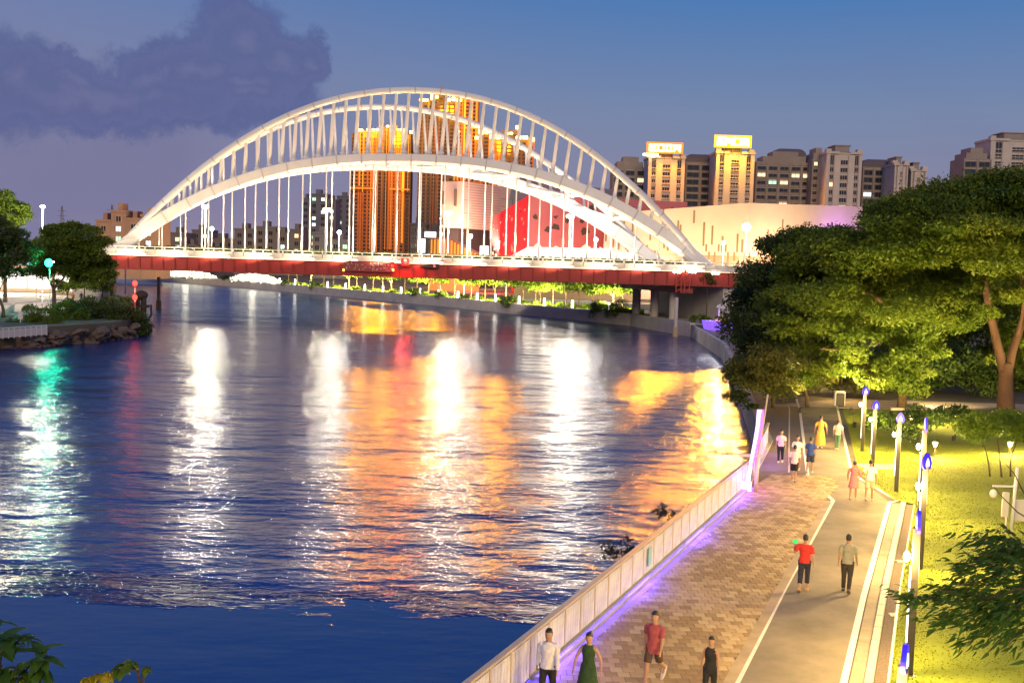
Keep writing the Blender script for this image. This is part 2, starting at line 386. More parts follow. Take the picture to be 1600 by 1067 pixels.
for (xa, ya), (xb, yb) in zip(P, P[1:]):
    ln = math.hypot(xb - xa, yb - ya); k = int(ln)
    if yb < 20: continue
    for i in range(k):
        o = obj('kerb_stone', kme, kerb, (xa + (xb - xa) * (i + .5) / k, ya + (yb - ya) * (i + .5) / k, G + random.uniform(-.006, .006)))
        if o.location.y < 14: bpy.data.objects.remove(o); continue
        o.rotation_euler.z = -math.atan2(xb - xa, yb - ya); o.scale.y = ln / k
# transverse drain covers in the channel
for (xa, ya) in ((10.95, 29.9), (13.1, 35.5), (8.6, 24.0)):
    bb = MB(); bb.box(-.13, .13, -.12, .12, 0, .03); [bb.box(-.11, .11, -.10 + i * .04, -.085 + i * .04, .03, .036) for i in range(5)]
    kind(bb.build('drain_cover', mat('pale_cover', (.55, .5, .43), .6), None, loc=(xa + .0, ya - .0, G + .005)), 'structure')
# cross path and pale low kerb behind the lawn
a1, a2 = at(1196, 634, G), at(1400, 640, G)
kind(sheet_('path', [(17.8, 74.8), (60, 74.4), (60, 79.5), (24.5, 79.8)], G - .1, G + .016, mat('tan_path', (.36, .29, .22), .85, var=.15, vscale=.8)), 'structure')
strip('path_edging', [(26.2, 74.35), (60, 73.95)], .3, G - .1, G + .17, mat('pale_edging', (.6, .5, .38), .7))
strip('path_edging', [(17.2, 52.6), (21.5, 52.9), (27, 53.4)], 1.3, G - .05, G + .03, mat('sand_apron', (.45, .37, .27), .85, var=.15, vscale=.8))

def wid(tt): return 4.41 - .0265 * tt if tt < 24 else 3.7
strip('paving_border', [(FA + FD * k + FN * .26)[:2] for k in (-24, 0, 24.3)], .44, G - .05, G + .027, mat('border_stone', (.36, .27, .16), .8, var=.2, vscale=1.5, bump=.3, bscale=30))
strip('paving_border', [(FA + FD * k + FN * (wid(k) - .16))[:2] for k in (-24, -10, 0, 10, 23.2)], .26, G - .05, G + .0265, mat('border_stone', (.36, .27, .16), .8, var=.2, vscale=1.5, bump=.3, bscale=30))
# ---- pavers of the promenade: courses laid square to the river reach; the nearest as single stones, the rest joined
PM = [mat('paver_tan', (.43, .30, .135), .8, var=.12, vscale=2, bump=.2, bscale=60), mat('paver_brown', (.31, .205, .085), .8, var=.15, vscale=2, bump=.2, bscale=60),
      mat('paver_sand', (.49, .36, .175), .8, var=.12, vscale=2, bump=.2, bscale=60)]
pl, pw, pj = .30, .30, .012
pmes = []
for x in PM:
    pb = MB(); pb.cbox(-(pl - pj) / 2, (pl - pj) / 2, -(pw - pj) / 2, (pw - pj) / 2, -.03, .022, .006); pmes.append(pb.mesh('paver', x))
pv = np.array([v.co[:] for v in pmes[0].vertices]); pf = [tuple(p.vertices) for p in pmes[0].polygons]
cand = []
for r_ in range(48, 168):
    y = r_ * pw
    for c_ in range(-24, 50):
        q = Vector(((c_ + .5 * (r_ % 2)) * pl, y + .0 * c_, G)); rel = q - Vector((FA.x, FA.y, G)); tt = rel.dot(FD); s = rel.dot(FN)
        if s < .34 or s > wid(tt) - .20 or y > 49.8: continue
        g_ = .5 * math.sin(q.x * .9 + y * .4) + RNG.normal()
        mi = 1 if g_ > .30 else (2 if g_ < -.9 else 0)
        cand.append((q.y + .2 * q.x, q, mi, tt))
rot = 0.0; cr, sr = math.cos(rot), math.sin(rot)
vis = [c for c in cand if c[3] > -1.0]; vis.sort(key=lambda c: c[0]); near = set(id(c) for c in vis[:300])
big = MB(); bv = []; bf = []; bm = []; off_ = 0
for c in cand:
    q, mi = c[1], c[2]; dz = random.uniform(-.004, .004)
    if id(c) in near:
        o = obj('paver', pmes[mi], prom, (q.x, q.y, G + dz)); o.rotation_euler = (random.uniform(-.006, .006), random.uniform(-.006, .006), rot)
    else:
        w = np.empty_like(pv); w[:, 0] = pv[:, 0] * cr - pv[:, 1] * sr + q.x; w[:, 1] = pv[:, 0] * sr + pv[:, 1] * cr + q.y; w[:, 2] = pv[:, 2] + G + dz
        bv.append(w); bf += [tuple(i + off_ for i in f_) for f_ in pf]; bm += [mi] * len(pf); off_ += len(pv)
me = bpy.data.meshes.new('paving'); me.from_pydata(np.concatenate(bv).tolist(), [], bf)
for x in PM: me.materials.append(x)
me.polygons.foreach_set('material_index', bm); me.update()
kind(obj('paving', me, prom), 'stuff')
# ================================================================== ARCH BRIDGE
M_white = mat('white_steel', (.78, .74, .68), .45, var=.05, vscale=.6)
M_whited = mat('white_steel_top', (.55, .51, .47), .6, var=.1, vscale=.5)
M_red = mat('red_girder_paint', (.40, .028, .02), .5, var=.15, vscale=.4)
M_redd = mat('red_stiffener', (.30, .022, .016), .5)
M_deck = mat('deck_concrete', (.62, .57, .49), .8, var=.12, vscale=.4, bump=.1)
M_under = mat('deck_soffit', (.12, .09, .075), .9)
bridge = thing('arch_bridge', 'long white twin arch bridge with dark red girder spanning the river', 'bridge', (-28, 183, 0))
BO = Vector((-28, 183, 0))
YL, YR = 185.0, 180.5
A0 = far(181, 394, YL); B0 = far(1104, 423, YR)
dz = (A0.z + B0.z) / 2; DECK = 10.35
A0.z = B0.z = 10.6
AX = (B0 - A0); AXL = AX.length; ax = AX.normalized()
CR = Vector((-5.6, 15.6, 0)); crn = CR.normalized(); OUTN = -crn
def bp(tt, s=0.0, z=0.0):      # tt along 0..1, s metres across (away from the camera), z world height; local to the bridge empty
    q = A0 + AX * tt + crn * s; return Vector((q.x, q.y, z)) - BO
HUP, HLO = 27.8, 16.7
def zup(tt): x = abs(2 * tt - 1); return A0.z + HUP * (1 - x ** 2.08) - .2
def zlo(tt): x = abs(2 * tt - 1); return A0.z + HLO * (1 - x ** 2.42)
SEP = CR.length
def up(tt, side):
    e = 3.0 * (1 - abs(2 * tt - 1) ** 2.2)
    return bp(tt, -e if side == 0 else SEP + e, zup(tt))
def lo(tt, side): return bp(tt, 0 if side == 0 else SEP, zlo(tt))
um = MB(); um.tube([(0, 0, 0), (0, 0, .12), (0, 0, .5), (0, 0, 1)], [.75, 1.0, .95, .72], 10); strut_me = um.mesh('strut', M_white, True)
hm = MB(); hm.tube([(0, 0, 0), (0, 0, .32), (0, 0, .321), (0, 0, 1)], [1.35, 1.3, .85, .85], 8); hang_me = hm.mesh('hanger', M_white, True)
nm = MB(); nm.ell((0, 0, 0), (1, 1, .8), 8, 5); node_me = nm.mesh('pin_joint', M_white, True)
for side in (0, 1):
    ts = [i / 60 for i in range(61)]
    b = MB(); b.tube([up(x, side) for x in ts], [.52 + .10 * abs(2 * x - 1) for x in ts], 12); b.build('arch_chord', M_white, bridge, True)
    b = MB(); rs = []
    for x in ts:
        c = lo(x, side); w = .95; hgt = .78 + .30 * abs(2 * x - 1)
        d = (lo(min(1, x + .01), side) - lo(max(0, x - .01), side)).normalized(); nrm = d.cross(crn).normalized()
        if nrm.z < 0: nrm = -nrm
        k = .35
        pr = [(-w, -hgt + k), (-w + k, -hgt), (w - k, -hgt), (w, -hgt + k), (w, hgt - .1), (w - .1, hgt), (-w + .1, hgt), (-w, hgt - .1)]
        rs.append([c + crn * a + nrm * bb for a, bb in pr])
    b.rings(rs); b.build('arch_rib', M_white, bridge)
    b = MB()
    for i in range(1, 24):
        x = i / 24.0; d = (up(min(1, x + .01), side) - up(x - .01, side)).normalized(); rr_ = .57 + .10 * abs(2 * x - 1)
        b.tube([up(x, side) - d * .12, up(x, side) + d * .12], rr_, 12)
        d = (lo(min(1, x + .01), side) - lo(x - .01, side)).normalized(); nrm = d.cross(crn).normalized(); hg = .83 + .30 * abs(2 * x - 1)
        b.rings([[lo(x, side) + d * e_x + crn * a + nrm * c_ for a, c_ in ((-1, -hg), (1, -hg), (1, hg), (-1, hg))] for e_x in (-.1, .1)])
    kind(b.build('splice_band', M_whited, bridge), 'stuff')
    for i in range(1, 45):
        x = i / 45.0 * .93 + .035
        p, q = lo(x, side), up(x, side)
        if (q - p).length < 1.9: continue
        o = obj('strut', strut_me, bridge); between(o, p, q, .33 if side == 0 else .25)
        if i % 1 == 0 and (q - p).length > 5:
            j = obj('pin_joint', node_me, bridge); j.location = p + (q - p).normalized() * 1.15; j.scale = (.52,) * 3
    for i in range(1, 25):
        x = i / 25.0
        p, q = bp(x, 0 if side == 0 else SEP, DECK + .4), lo(x, side)
        if q.z - p.z < 2.2: continue
        o = obj('hanger', hang_me, bridge); between(o, p, q, .125)
for x in (.12, .2, .3, .4, .5, .6, .7, .8, .88):        # K bracing between the ribs
    mid = (lo(x, 0) + lo(x, 1)) / 2
    o = obj('cross_brace', strut_me, bridge); between(o, lo(x, 0), lo(x, 1), .42)
    if x not in (.5,):
        xs = x + (.05 if x < .5 else -.05)
        for sd in (0, 1):
            o = obj('cross_brace', strut_me, bridge); between(o, lo(xs, sd), mid, .3)
# deck, girder panels, parapets
T0, T1 = -.06, 1.06
S0, S1 = -3.0, SEP + 4.5
def bbox_(b, t0, t1, s0, s1, z0, z1, mi=0):
    p = [bp(t0, s0), bp(t1, s0), bp(t1, s1), bp(t0, s1)]
    b.prism([(q.x, q.y) for q in p], z0, z1, mi)
b = MB(); bbox_(b, T0, T1, S0, S1, DECK - .75, DECK, 0); b.build('deck', [M_deck], bridge)
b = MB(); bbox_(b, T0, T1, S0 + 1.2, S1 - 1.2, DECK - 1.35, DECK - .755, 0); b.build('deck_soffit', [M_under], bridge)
GZ0, GZ1 = 7.75, DECK - .42
npan = 50
for side, s in ((0, S0 - .28), (1, S1 + .28)):
    b = MB(); bbox_(b, 0, 1 / npan * .985, s - .07, s + .07, GZ0 + .15, GZ1); pm = b.mesh('girder_panel', M_red)
    b = MB(); bbox_(b, -.0012, .0012, s - .26, s + .26, GZ0 + .1, GZ1 + .01); sm = b.mesh('stiffener', M_redd)
    rg = range(-3, npan + 3)
    for i in rg:
        o = obj('girder_panel', pm, bridge); o.location = AX * (i / npan)
        o = obj('stiffener', sm, bridge); o.location = AX * (i / npan)
    b = MB(); bbox_(b, T0, T1, s - .38, s + .38, GZ0 - .06, GZ0 + .14); bbox_(b, T0, T1, s - .34, s + .34, GZ1 + .011, GZ1 + .16); b.build('flange', M_redd, bridge)
for i in range(0, 26):
    b = MB() if i == 0 else b
    if i == 0: bbox_(b, -.002, .002, S0 + .1, S1 - .1, GZ0 + .4, DECK - 1.36); cmz = b.mesh('cross_beam', M_redd)
    o = obj('cross_beam', cmz, bridge); o.location = AX * (i / 25)
# parapets: barrier panels, rail and posts
pp = MB(); bbox_(pp, .0006, 1 / 60 - .0006, S0 - .02, S0 + .20, DECK + .005, DECK + .78); ppm = pp.mesh('parapet_panel', M_deck)
rp = MB(); bbox_(rp, -.0008, .0008, S0 - .03, S0 + .2, DECK + .78, DECK + 1.12); rpm = rp.mesh('rail_post', M_white)
for i in range(-3, 63):
    o = obj('parapet_panel', ppm, bridge); o.location = AX * (i / 60)
    o = obj('rail_post', rpm, bridge); o.location = AX * (i / 60)
b = MB(); bbox_(b, T0, T1, S0 - .06, S0 + .22, DECK + 1.121, DECK + 1.24); bbox_(b, T0, T1, S1 - .22, S1 + .06, DECK + .005, DECK + 1.1); b.build('handrail', M_white, bridge)
b = MB(); bbox_(b, T0, T1, S0 - .34, S0 - .03, DECK - .4, DECK + .12); b.build('deck_edge', M_deck, bridge)
# planters with clipped hedge along both rib lines
M_plan = mat('planter', (.5, .46, .4), .8)
b = MB(); bbox_(b, .015, .985, .9, 1.7, DECK + .004, DECK + .7); bbox_(b, .015, .985, SEP - 1.6, SEP - .9, DECK + .004, DECK + .7); b.build('planter', M_plan, bridge)
nh = 26000; tt = .016 + RNG.random(nh) * .968; ss = np.where(RNG.random(nh) < .6, .85 + RNG.random(nh) * .9, SEP - 1.65 + RNG.random(nh) * .8); zz = DECK + .6 + RNG.random(nh) * (.75 + .15 * np.sin(tt * 500))
C = np.stack([A0.x + AX.x * tt + crn.x * ss - BO.x, A0.y + AX.y * tt + crn.y * ss - BO.y, zz], 1)
def cards(C, sz, up=.3, asp=.45, Nrm=None):
    n = len(C); d = RNG.normal(size=(n, 3)); d[:, 2] *= .6; d /= np.linalg.norm(d, axis=1)[:, None]
    nr = RNG.normal(size=(n, 3)); nr[:, 2] += up * 3
    if Nrm is not None: nr += Nrm * 1.5
    w = np.cross(d, nr); w /= np.linalg.norm(w, axis=1)[:, None] + 1e-9
    s = (sz * (.6 + .8 * RNG.random(n)))[:, None]
    V = np.stack([C - d * s * .5, C + w * s * asp * .5 - d * s * .05, C + d * s * .5, C - w * s * asp * .5 - d * s * .05], 1).reshape(-1, 3)
    return V, np.arange(n * 4).reshape(-1, 4)
M_hedge = leafmat('hedge_leaf', (.08, .12, .008), (.15, .19, .012), (.2, .24, .02), 1.2, .25)
V, Q = cards(C, np.full(nh, .34)); kind(obj('hedge', npmesh('hedge', V, Q, M_hedge), bridge), 'stuff')
# LED line added outside the deck edge to brighten the parapet's outer face
b = MB(); bbox_(b, T0, T1, S0 - .66, S0 - .56, DECK - .34, DECK - .26); b.build('led_strip', glow('parapet_fill_led', (1, .80, .52), 2.2), bridge)
for i in range(14):
    q = bp((i + .5) / 14, S0 - .85, DECK - .2); light('parapet_fill', 'AREA', q, 430, (1, .80, .50), bridge, AXL / 14, q + crn * .85 + Vector((0, 0, .95)), None, .15)
# abutment blocks and piers
b = MB(); bbox_(b, -.075, -.012, S0 + .3, S1 - .3, -1.5, GZ0 - .1); bbox_(b, -.05, -.005, S0 - .6, S1 + .6, GZ0 - 2.2, GZ0 - .12); b.build('abutment', M_conc2, bridge)
for s in (1.5, 8.5, 15.5):
    b = MB(); p = bp(.955, s, 0); b.tube([(p.x, p.y, -2), (p.x, p.y, GZ0 - 1.0)], .75, 16); b.build('pier_column', M_conc2, bridge, True)
b = MB(); bbox_(b, .945, .966, -2.6, SEP + 3, GZ0 - 1.25, GZ0 - .08); b.build('pier_cap', M_redd, bridge)
b = MB(); bbox_(b, 1.015, 1.07, S0 + .3, S1 - .3, -1.5, GZ0 - .1); b.build('abutment', M_conc2, bridge)
b = MB()
for tt in (.018, .982):
    for s in (0, SEP): bbox_(b, tt - .016, tt + .016, s - 1.1, s + 1.1, DECK - .2, DECK + 1.0)
b.build('springing_block', M_deck, bridge)
# floodlights on the deck that wash the arches
fb = MB(); fb.box(-.18, .18, -.12, .12, 0, .22); fb.box(-.22, .22, -.16, .16, .22, .34); fme = fb.mesh('floodlight', [mat('dark_metal', (.05, .05, .05), .5)])
for i, x in enumerate((.06, .14, .22, .31, .4, .5, .6, .69, .78, .86, .94)):
    for s, k in ((-1.3, 0), (SEP + 1.4, 1)):
        q = bp(x, s, DECK + .02); o = obj('floodlight', fme, bridge, q)
        tgt = lo(x, k) if abs(x - .5) > .3 else (lo(x, k) * .4 + up(x, k) * .6)
        hgt = zlo(x) - DECK + 5
        light('flood', 'SPOT', q + Vector((0, 0, .45)), 420 + 24 * hgt * hgt, (1, .66, .32), bridge, .25, tgt + OUTN * (0 if k == 0 else -0) , 95)
# red notice board, small red beacon box and dark service box hung on the girder
NIN = Vector((-ax.y, ax.x, 0)).normalized()
def onface(u, v): # point on the near girder face
    d = ray(u, v); n_ = NIN; o_ = Vector((0, 0, HC)); p0 = A0 + crn * (S0 - .28) - NIN * .5; t_ = (p0 - o_).dot(n_) / d.dot(n_); return o_ + d * t_
def plate(name, u0, v0, u1, v1, th, m, parent=None, out=0.0):
    p, q = onface(u0, v0), onface(u1, v1); c = (p + q) / 2; wv = abs((q - p).dot(ax)); hv = abs(p.z - q.z)
    Mx = Matrix.Translation(c - NIN * out) @ Matrix((ax, NIN, Vector((0, 0, 1)))).transposed().to_4x4()
    return Mx, wv, hv
M_board = mat('board_red', (.33, .045, .03), .6, col2=(.22, .06, .05), vscale=1.5)
Mx, wv, hv = plate('notice_board', 538, 409, 616, 424, .1, M_board)
nb = thing('notice_board', 'wide red board flecked with worn white lettering hung on bridge girder', 'sign', Mx.translation)
nb.rotation_euler = Mx.to_euler()
b = MB(); b.box(-wv / 2, wv / 2, -.08, .08, -hv / 2 - .1, hv / 2 + .1); b.build('panel', M_board, nb)
b = MB(); b.box(-wv / 2 - .1, wv / 2 + .1, -.1, .1, hv / 2 + .1, hv / 2 + .2); b.box(-wv / 2 - .1, wv / 2 + .1, -.1, .1, -hv / 2 - .2, -hv / 2 - .1); b.build('frame', M_redd, nb)
rr = random.Random(3); b = MB()
for row in (0.42, -.42):                 # two rows of worn strokes, no readable characters left
    x = -wv / 2 + .3
    while x < wv / 2 - .5:
        dens = .35 if x < 0 else .8
        for k in range(5):
            if rr.random() < dens:
                cx, cz = x + rr.uniform(0, .45), row * hv * .6 + rr.uniform(-.22, .22)
                if rr.random() < .5: b.box(cx - .16, cx + .16, -.1, -.079, cz - .03, cz + .03)
                else: b.box(cx - .03, cx + .03, -.101, -.079, cz - .16, cz + .16)
        x += .62
b.build('lettering', mat('worn_white', (.62, .55, .52), .7), nb)
for u in (537.0, 614.5):
    p = onface(u, 422); lo_ = Mx.inverted() @ p
    b = MB(); b.ell((lo_.x, -.14, lo_.z), (.16, .14, .2), 8, 6); b.build('marker_lamp', glow('amber_marker', (1, .75, .15), 5), nb)
Mx, wv, hv = plate('x', 628, 404, 640, 415, .1, M_board, None, .45)
rb = thing('beacon_box', 'small glowing red box fixed to the bridge parapet above the girder', 'navigation light', Mx.translation); rb.rotation_euler = Mx.to_euler()
b = MB(); b.cbox(-wv / 2, wv / 2, -.2, .2, -hv / 2, hv / 2, .04); b.build('lamp_box', glow('red_box', (1, .015, .01), 1.3), rb)
b = MB(); b.ell((0, -.2, .3), (.25, .1, .16), 8, 6); b.build('lamp', glow('red_core', (1, .45, .25), 4), rb)
light('red_glow', 'POINT', (0, -.7, 0), 1600, (1, .03, .02), rb, .3)
Mx, wv, hv = plate('x', 656, 411.5, 686, 419, .1, M_board)
db = thing('service_box', 'flat dark box with a tiny red light on the bridge girder', 'equipment box', Mx.translation); db.rotation_euler = Mx.to_euler()
b = MB(); b.cbox(-wv / 2, wv / 2, -.25, .25, -hv / 2, hv / 2, .05); b.build('case', mat('box_dark', (.05, .03, .03), .6), db)
b = MB(); b.ell((wv * .27, -.28, -.05), (.16, .12, .16), 8, 6); b.build('lamp', glow('red_core2', (1, .05, .05), 6), db)

# ---- street lamps on the bridge
M_pole = mat('lamp_pole_white', (.7, .68, .64), .4)
M_bulb = glow('lamp_head_white', (1, .93, .80), 26)
M_bulbc = glow('lamp_head_cool', (.9, .95, 1.0), 22)
def road_lamp(hgt, name, label):
    t_ = thing(name, label, 'street lamp', group=None)
    b = MB(); b.tube([(0, 0, 0), (0, 0, .5), (0, 0, .52), (0, 0, hgt)], [.17, .15, .11, .075], 10); b.build('pole', M_pole, t_, True)
    b = MB(); b.tube([(0, 0, 0), (0, 0, .25)], [.26, .24], 12); b.build('base', M_pole, t_, True)
    for sx in (-1, 1):
        b = MB(); b.tube([(0, 0, hgt - .3), (sx * .16, 0, hgt - .1), (sx * .3, 0, hgt - .02)], [.05, .045, .04], 8); b.build('arm', M_pole, t_, True)
        b = MB(); b.ell((sx * .34, 0, hgt + .04), (.34, .34, .30), 12, 8); b.build('lamp_head', M_bulb, t_, True)
    return t_
order = ['first', 'second', 'third', 'fourth']
pl_ = None
for i, (u, v) in enumerate(((321, 323), (511, 327), (701, 334), (891, 342))):
    Y = 192.3 - i * .9; p = far(u, v, Y); hgt = p.z - DECK
    lab = f'tall bright street lamp on the bridge median, {order[i]} from the left bank'
    if pl_ is None: o = pl_ = road_lamp(hgt, 'street_lamp', lab); o['group'] = 'tall street lamps along the bridge'
    else: o = copy_tree(pl_, label=lab)
    o.location = (p.x, p.y, DECK)
    light('lamp_light', 'POINT', (p.x, p.y, DECK + hgt - .45), 15000, (1, .84, .60), None, .5).parent = None
pl2 = None
for i, (u, v) in enumerate(((331, 359), (530, 363), (735, 369), (931, 377), (1130, 388))):
    Y = 184 - i * .7; p = far(u, v, Y + 2); hgt = p.z - DECK
    lab = f'short white footway lamp on the bridge, {(order + ["fifth"])[i]} from the left bank'
    if pl2 is None:
        o = pl2 = thing('footway_lamp', lab, 'street lamp', group='short footway lamps along the bridge')
        b = MB(); b.tube([(0, 0, 0), (0, 0, .4), (0, 0, .42), (0, 0, hgt)], [.12, .11, .07, .05], 8); b.build('pole', M_pole, o, True)
        b = MB(); b.ell((0, 0, hgt + .15), (.34, .34, .36), 12, 8); b.build('globe', M_bulbc, o, True)
    else: o = copy_tree(pl2, label=lab)
    o.location = (p.x, p.y, DECK)
    light('lamp_light', 'POINT', (p.x, p.y - .5, DECK + hgt + .2), 1800, (1, .95, .9), None, .25)
# ================================================================== BUILDINGS
GB = 1.8
def bthing(name, label, u0, v, Y, cat='building', group=None):
    p = far(u0, v, Y); return thing(name, label, cat, (p.x, Y, GB), 0, group), p
def ext(u0, u1, vt, Y):            # local width and height of a block seen between two columns of the picture
    a, c = far(u0, vt, Y), far(u1, vt, Y); return c.x - a.x, (a.z + c.z) / 2 - GB
GLASS_D = mat('window_glass_dark', (.02, .024, .035), .12, spec=.8)
GLASS_W = glow('window_lit_warm', (1, .74, .42), 1.6); GLASS_C = glow('window_lit_cool', (.75, .93, 1.0), 1.8); GLASS_G = glow('window_lit_green', (.6, 1, .72), 1.2)
M_stone = mat('facade_stone', (.54, .47, .40), .8, var=.08, vscale=.25); M_stoned = mat('facade_stone_brown', (.29, .24, .205), .85, var=.12, vscale=.25)
M_frame = mat('window_frame', (.45, .38, .31), .6); M_framed = mat('window_frame_dark', (.16, .12, .10), .6)
WC = {}
def window_me(w, h, gl, fr, fins=1):
    k = (round(w, 2), round(h, 2), gl.name, fr.name, fins)
    if k not in WC:
        b = MB(); d = .22; e = .16
        b.box(-w / 2, w / 2, -.02, .05, -h / 2, h / 2, 1)
        b.box(-w / 2 - e, w / 2 + e, -d, .05, h / 2, h / 2 + e); b.box(-w / 2 - e, w / 2 + e, -d - .12, .05, -h / 2 - e, -h / 2)
        b.box(-w / 2 - e, -w / 2, -d, .05, -h / 2, h / 2); b.box(w / 2, w / 2 + e, -d, .05, -h / 2, h / 2)
        for i in range(fins): x = -w / 2 + w * (i + 1) / (fins + 1); b.box(x - .06, x + .06, -.12, -.021, -h / 2, h / 2)
        WC[k] = b.mesh('window', [fr, gl])
    return WC[k]
rb_ = random.Random(11)
def winrow(par, x, y, z0, z1, w, h, step, fr, lit=.06, fins=1, rot=0):
    z = z1
    while z > z0:
        r_ = rb_.random(); g_ = GLASS_D
        if r_ < lit: g_ = rb_.choice([GLASS_W, GLASS_C, GLASS_W, GLASS_G])
        o = obj('window', window_me(w, h, g_, fr, fins), par, (x, y, z)); o.rotation_euler.z = rot
        z -= step
def slabs(b, x0, x1, y0, y1, z0, z1, step, mi=0):
    z = z0
    while z < z1: b.box(x0, x1, y0, y1, z, z + .28, mi); z += step
YB = 450.0
def bay_block(name, label, u0, u1, vt, Y, side_u=None, sign=None, dep=16, light_stone=True, lit=.05):
    t_, p = bthing(name, label, u0, 400, Y); w, H = ext(u0, u1, vt, Y)
    ms, fr = (M_stone, M_frame) if light_stone else (M_stoned, M_framed)
    b = MB(); b.box(0, w, .8, dep, 0, H - 1.2); b.build('wall', ms, t_)
    n = 3; pier = w * .085
    xs = [0, w * .30, w * .70, w]
    b = MB()
    for i, xc in enumerate(xs): b.box(max(0, xc - pier), min(w, xc + pier), .25, .795, 0, H - (.4 if i in (0, 3) else 1.6))
    b.build('pier', ms, t_)
    b = MB(); slabs(b, pier + .02, w - pier - .02, .45, .78, 2, H - 4, 3.05); b.build('floor_band', ms, t_)
    for i in range(3):
        xc = (xs[i] + xs[i + 1]) / 2; ww = (xs[i + 1] - xs[i]) - 2 * pier - .5
        winrow(t_, xc, .74, max(8, H - 38), H - 4.6 if i == 1 else H - 7.5, ww, 1.7, 3.05, fr, lit, 2 if i == 1 else 1)
        if i != 1: obj('window', window_me(ww, 4.2, GLASS_D, fr, 1), t_, (xc, .74, H - 3.9))
    b = MB(); b.box(-.4, w * .34, .0, dep, H - 1.19, H - .2); b.box(w * .66, w + .4, .0, dep, H - 1.19, H - .2); b.box(w * .34 + .01, w * .66 - .01, .5, dep, H - 1.18, H - .7)
    for x in (.06, .94): b.box(w * x - 1, w * x + 1, 1, 4, H - .195, H + .9)
    b.build('roof_parapet', ms, t_)
    b = MB(); b.box(w * .3, w * .7, 4, dep - 2, H - .69, H + 2.4); b.box(w * .26, w * .74, 3.6, dep - 1.6, H + 2.4, H + 2.8); b.build('roof_house', M_stoned, t_)
    return t_, w, H
def wing_block(name, label, u0, u1, vt, Y, dep=14, lit=.1, roof='step'):
    t_, p = bthing(name, label, u0, 400, Y); w, H = ext(u0, u1, vt, Y)
    b = MB(); b.box(0, w, 0, dep, 0, H - 2); b.build('wall', M_stoned, t_)
    k = max(2, int(w / 4.4)); b = MB()
    for i in range(k + 1): x = w * i / k; b.box(max(0, x - .35), min(w, x + .35), -.5, -.005, 0, H - 2.4)
    b.build('pier', M_stoned, t_)
    b = MB(); slabs(b, .36, w - .36, -1.1 + .8, -.01, 2.4, H - 3, 3.05); b.build('balcony_slab', M_frame, t_)
    for i in range(k): winrow(t_, w * (i + .5) / k, -.02, max(8, H - 34), H - 4.4, w / k - 1.5, 1.75, 3.05, M_framed, lit, 1)
    if roof == 'step':
        b = MB(); b.box(w * .12, w * .88, 1, dep - 1, H - 1.99, H + .4); b.box(w * .3, w * .75, 2, dep - 2, H + .4, H + 2.6); b.build('roof', M_stoned, t_)
    else:
        b = MB(); rs = []
        for q, zz in ((0, H - 1.99), (.0, H - .5), (.05, H + .4), (.12, H + 1.2), (.2, H + 1.5)): rs.append([(w * q, dep * q, zz), (w * (1 - q), dep * q, zz), (w * (1 - q), dep * (1 - q), zz), (w * q, dep * (1 - q), zz)])
        b.rings(rs); b.build('roof', mat('mansard', (.13, .10, .095), .7), t_)
    return t_, w, H
wing_block('apartment_block', 'dark brown stepped apartment block rising left of the first lit rooftop sign', 953, 1007, 254, 470, lit=.02)
t1, w1_, H1 = bay_block('apartment_tower', 'narrow stone apartment tower under the small orange rooftop sign', 1008, 1065, 243, 450)
wing_block('apartment_block', 'brown apartment wing filling the gap between the two rooftop signs', 1066, 1112, 246, 468, lit=.04, roof='m')
t2, w2_, H2 = bay_block('apartment_tower', 'stone apartment tower under the big yellow rooftop sign', 1113, 1173, 236, 450)
wing_block('apartment_block', 'wide brown apartment wing with several lit windows right of the yellow sign', 1175, 1264, 246, 465, lit=.20)
wing_block('apartment_block', 'taller brown roof block with curved top behind the lit windows', 1204, 1252, 237, 485, lit=.05, roof='m')
wing_block('apartment_block', 'dark brown narrow side wing left of the tallest pale stone tower', 1262, 1284, 240, 458, lit=.1)
bay_block('apartment_tower', 'tall pale stone apartment tower with dark windows above the cream hall', 1285, 1340, 236, 448)
wing_block('apartment_block', 'dark round shouldered apartment block right of the pale stone tower', 1341, 1394, 254, 466, lit=.12, roof='m')
bay_block('apartment_tower', 'slim pale bay tower attached to the dark round shouldered block', 1391, 1412, 254, 450)
bay_block('apartment_tower', 'lowest slim pale tower peeping above the dark tree crowns', 1417, 1441, 263, 452)
wing_block('apartment_block', 'brown stepped apartment block rising behind the big tree at the frame edge', 1497, 1540, 240, 450, lit=0)
bay_block('apartment_tower', 'broad pale apartment block with curved roof behind the big tree at the frame edge', 1538, 1625, 216, 455, light_stone=True, lit=0)
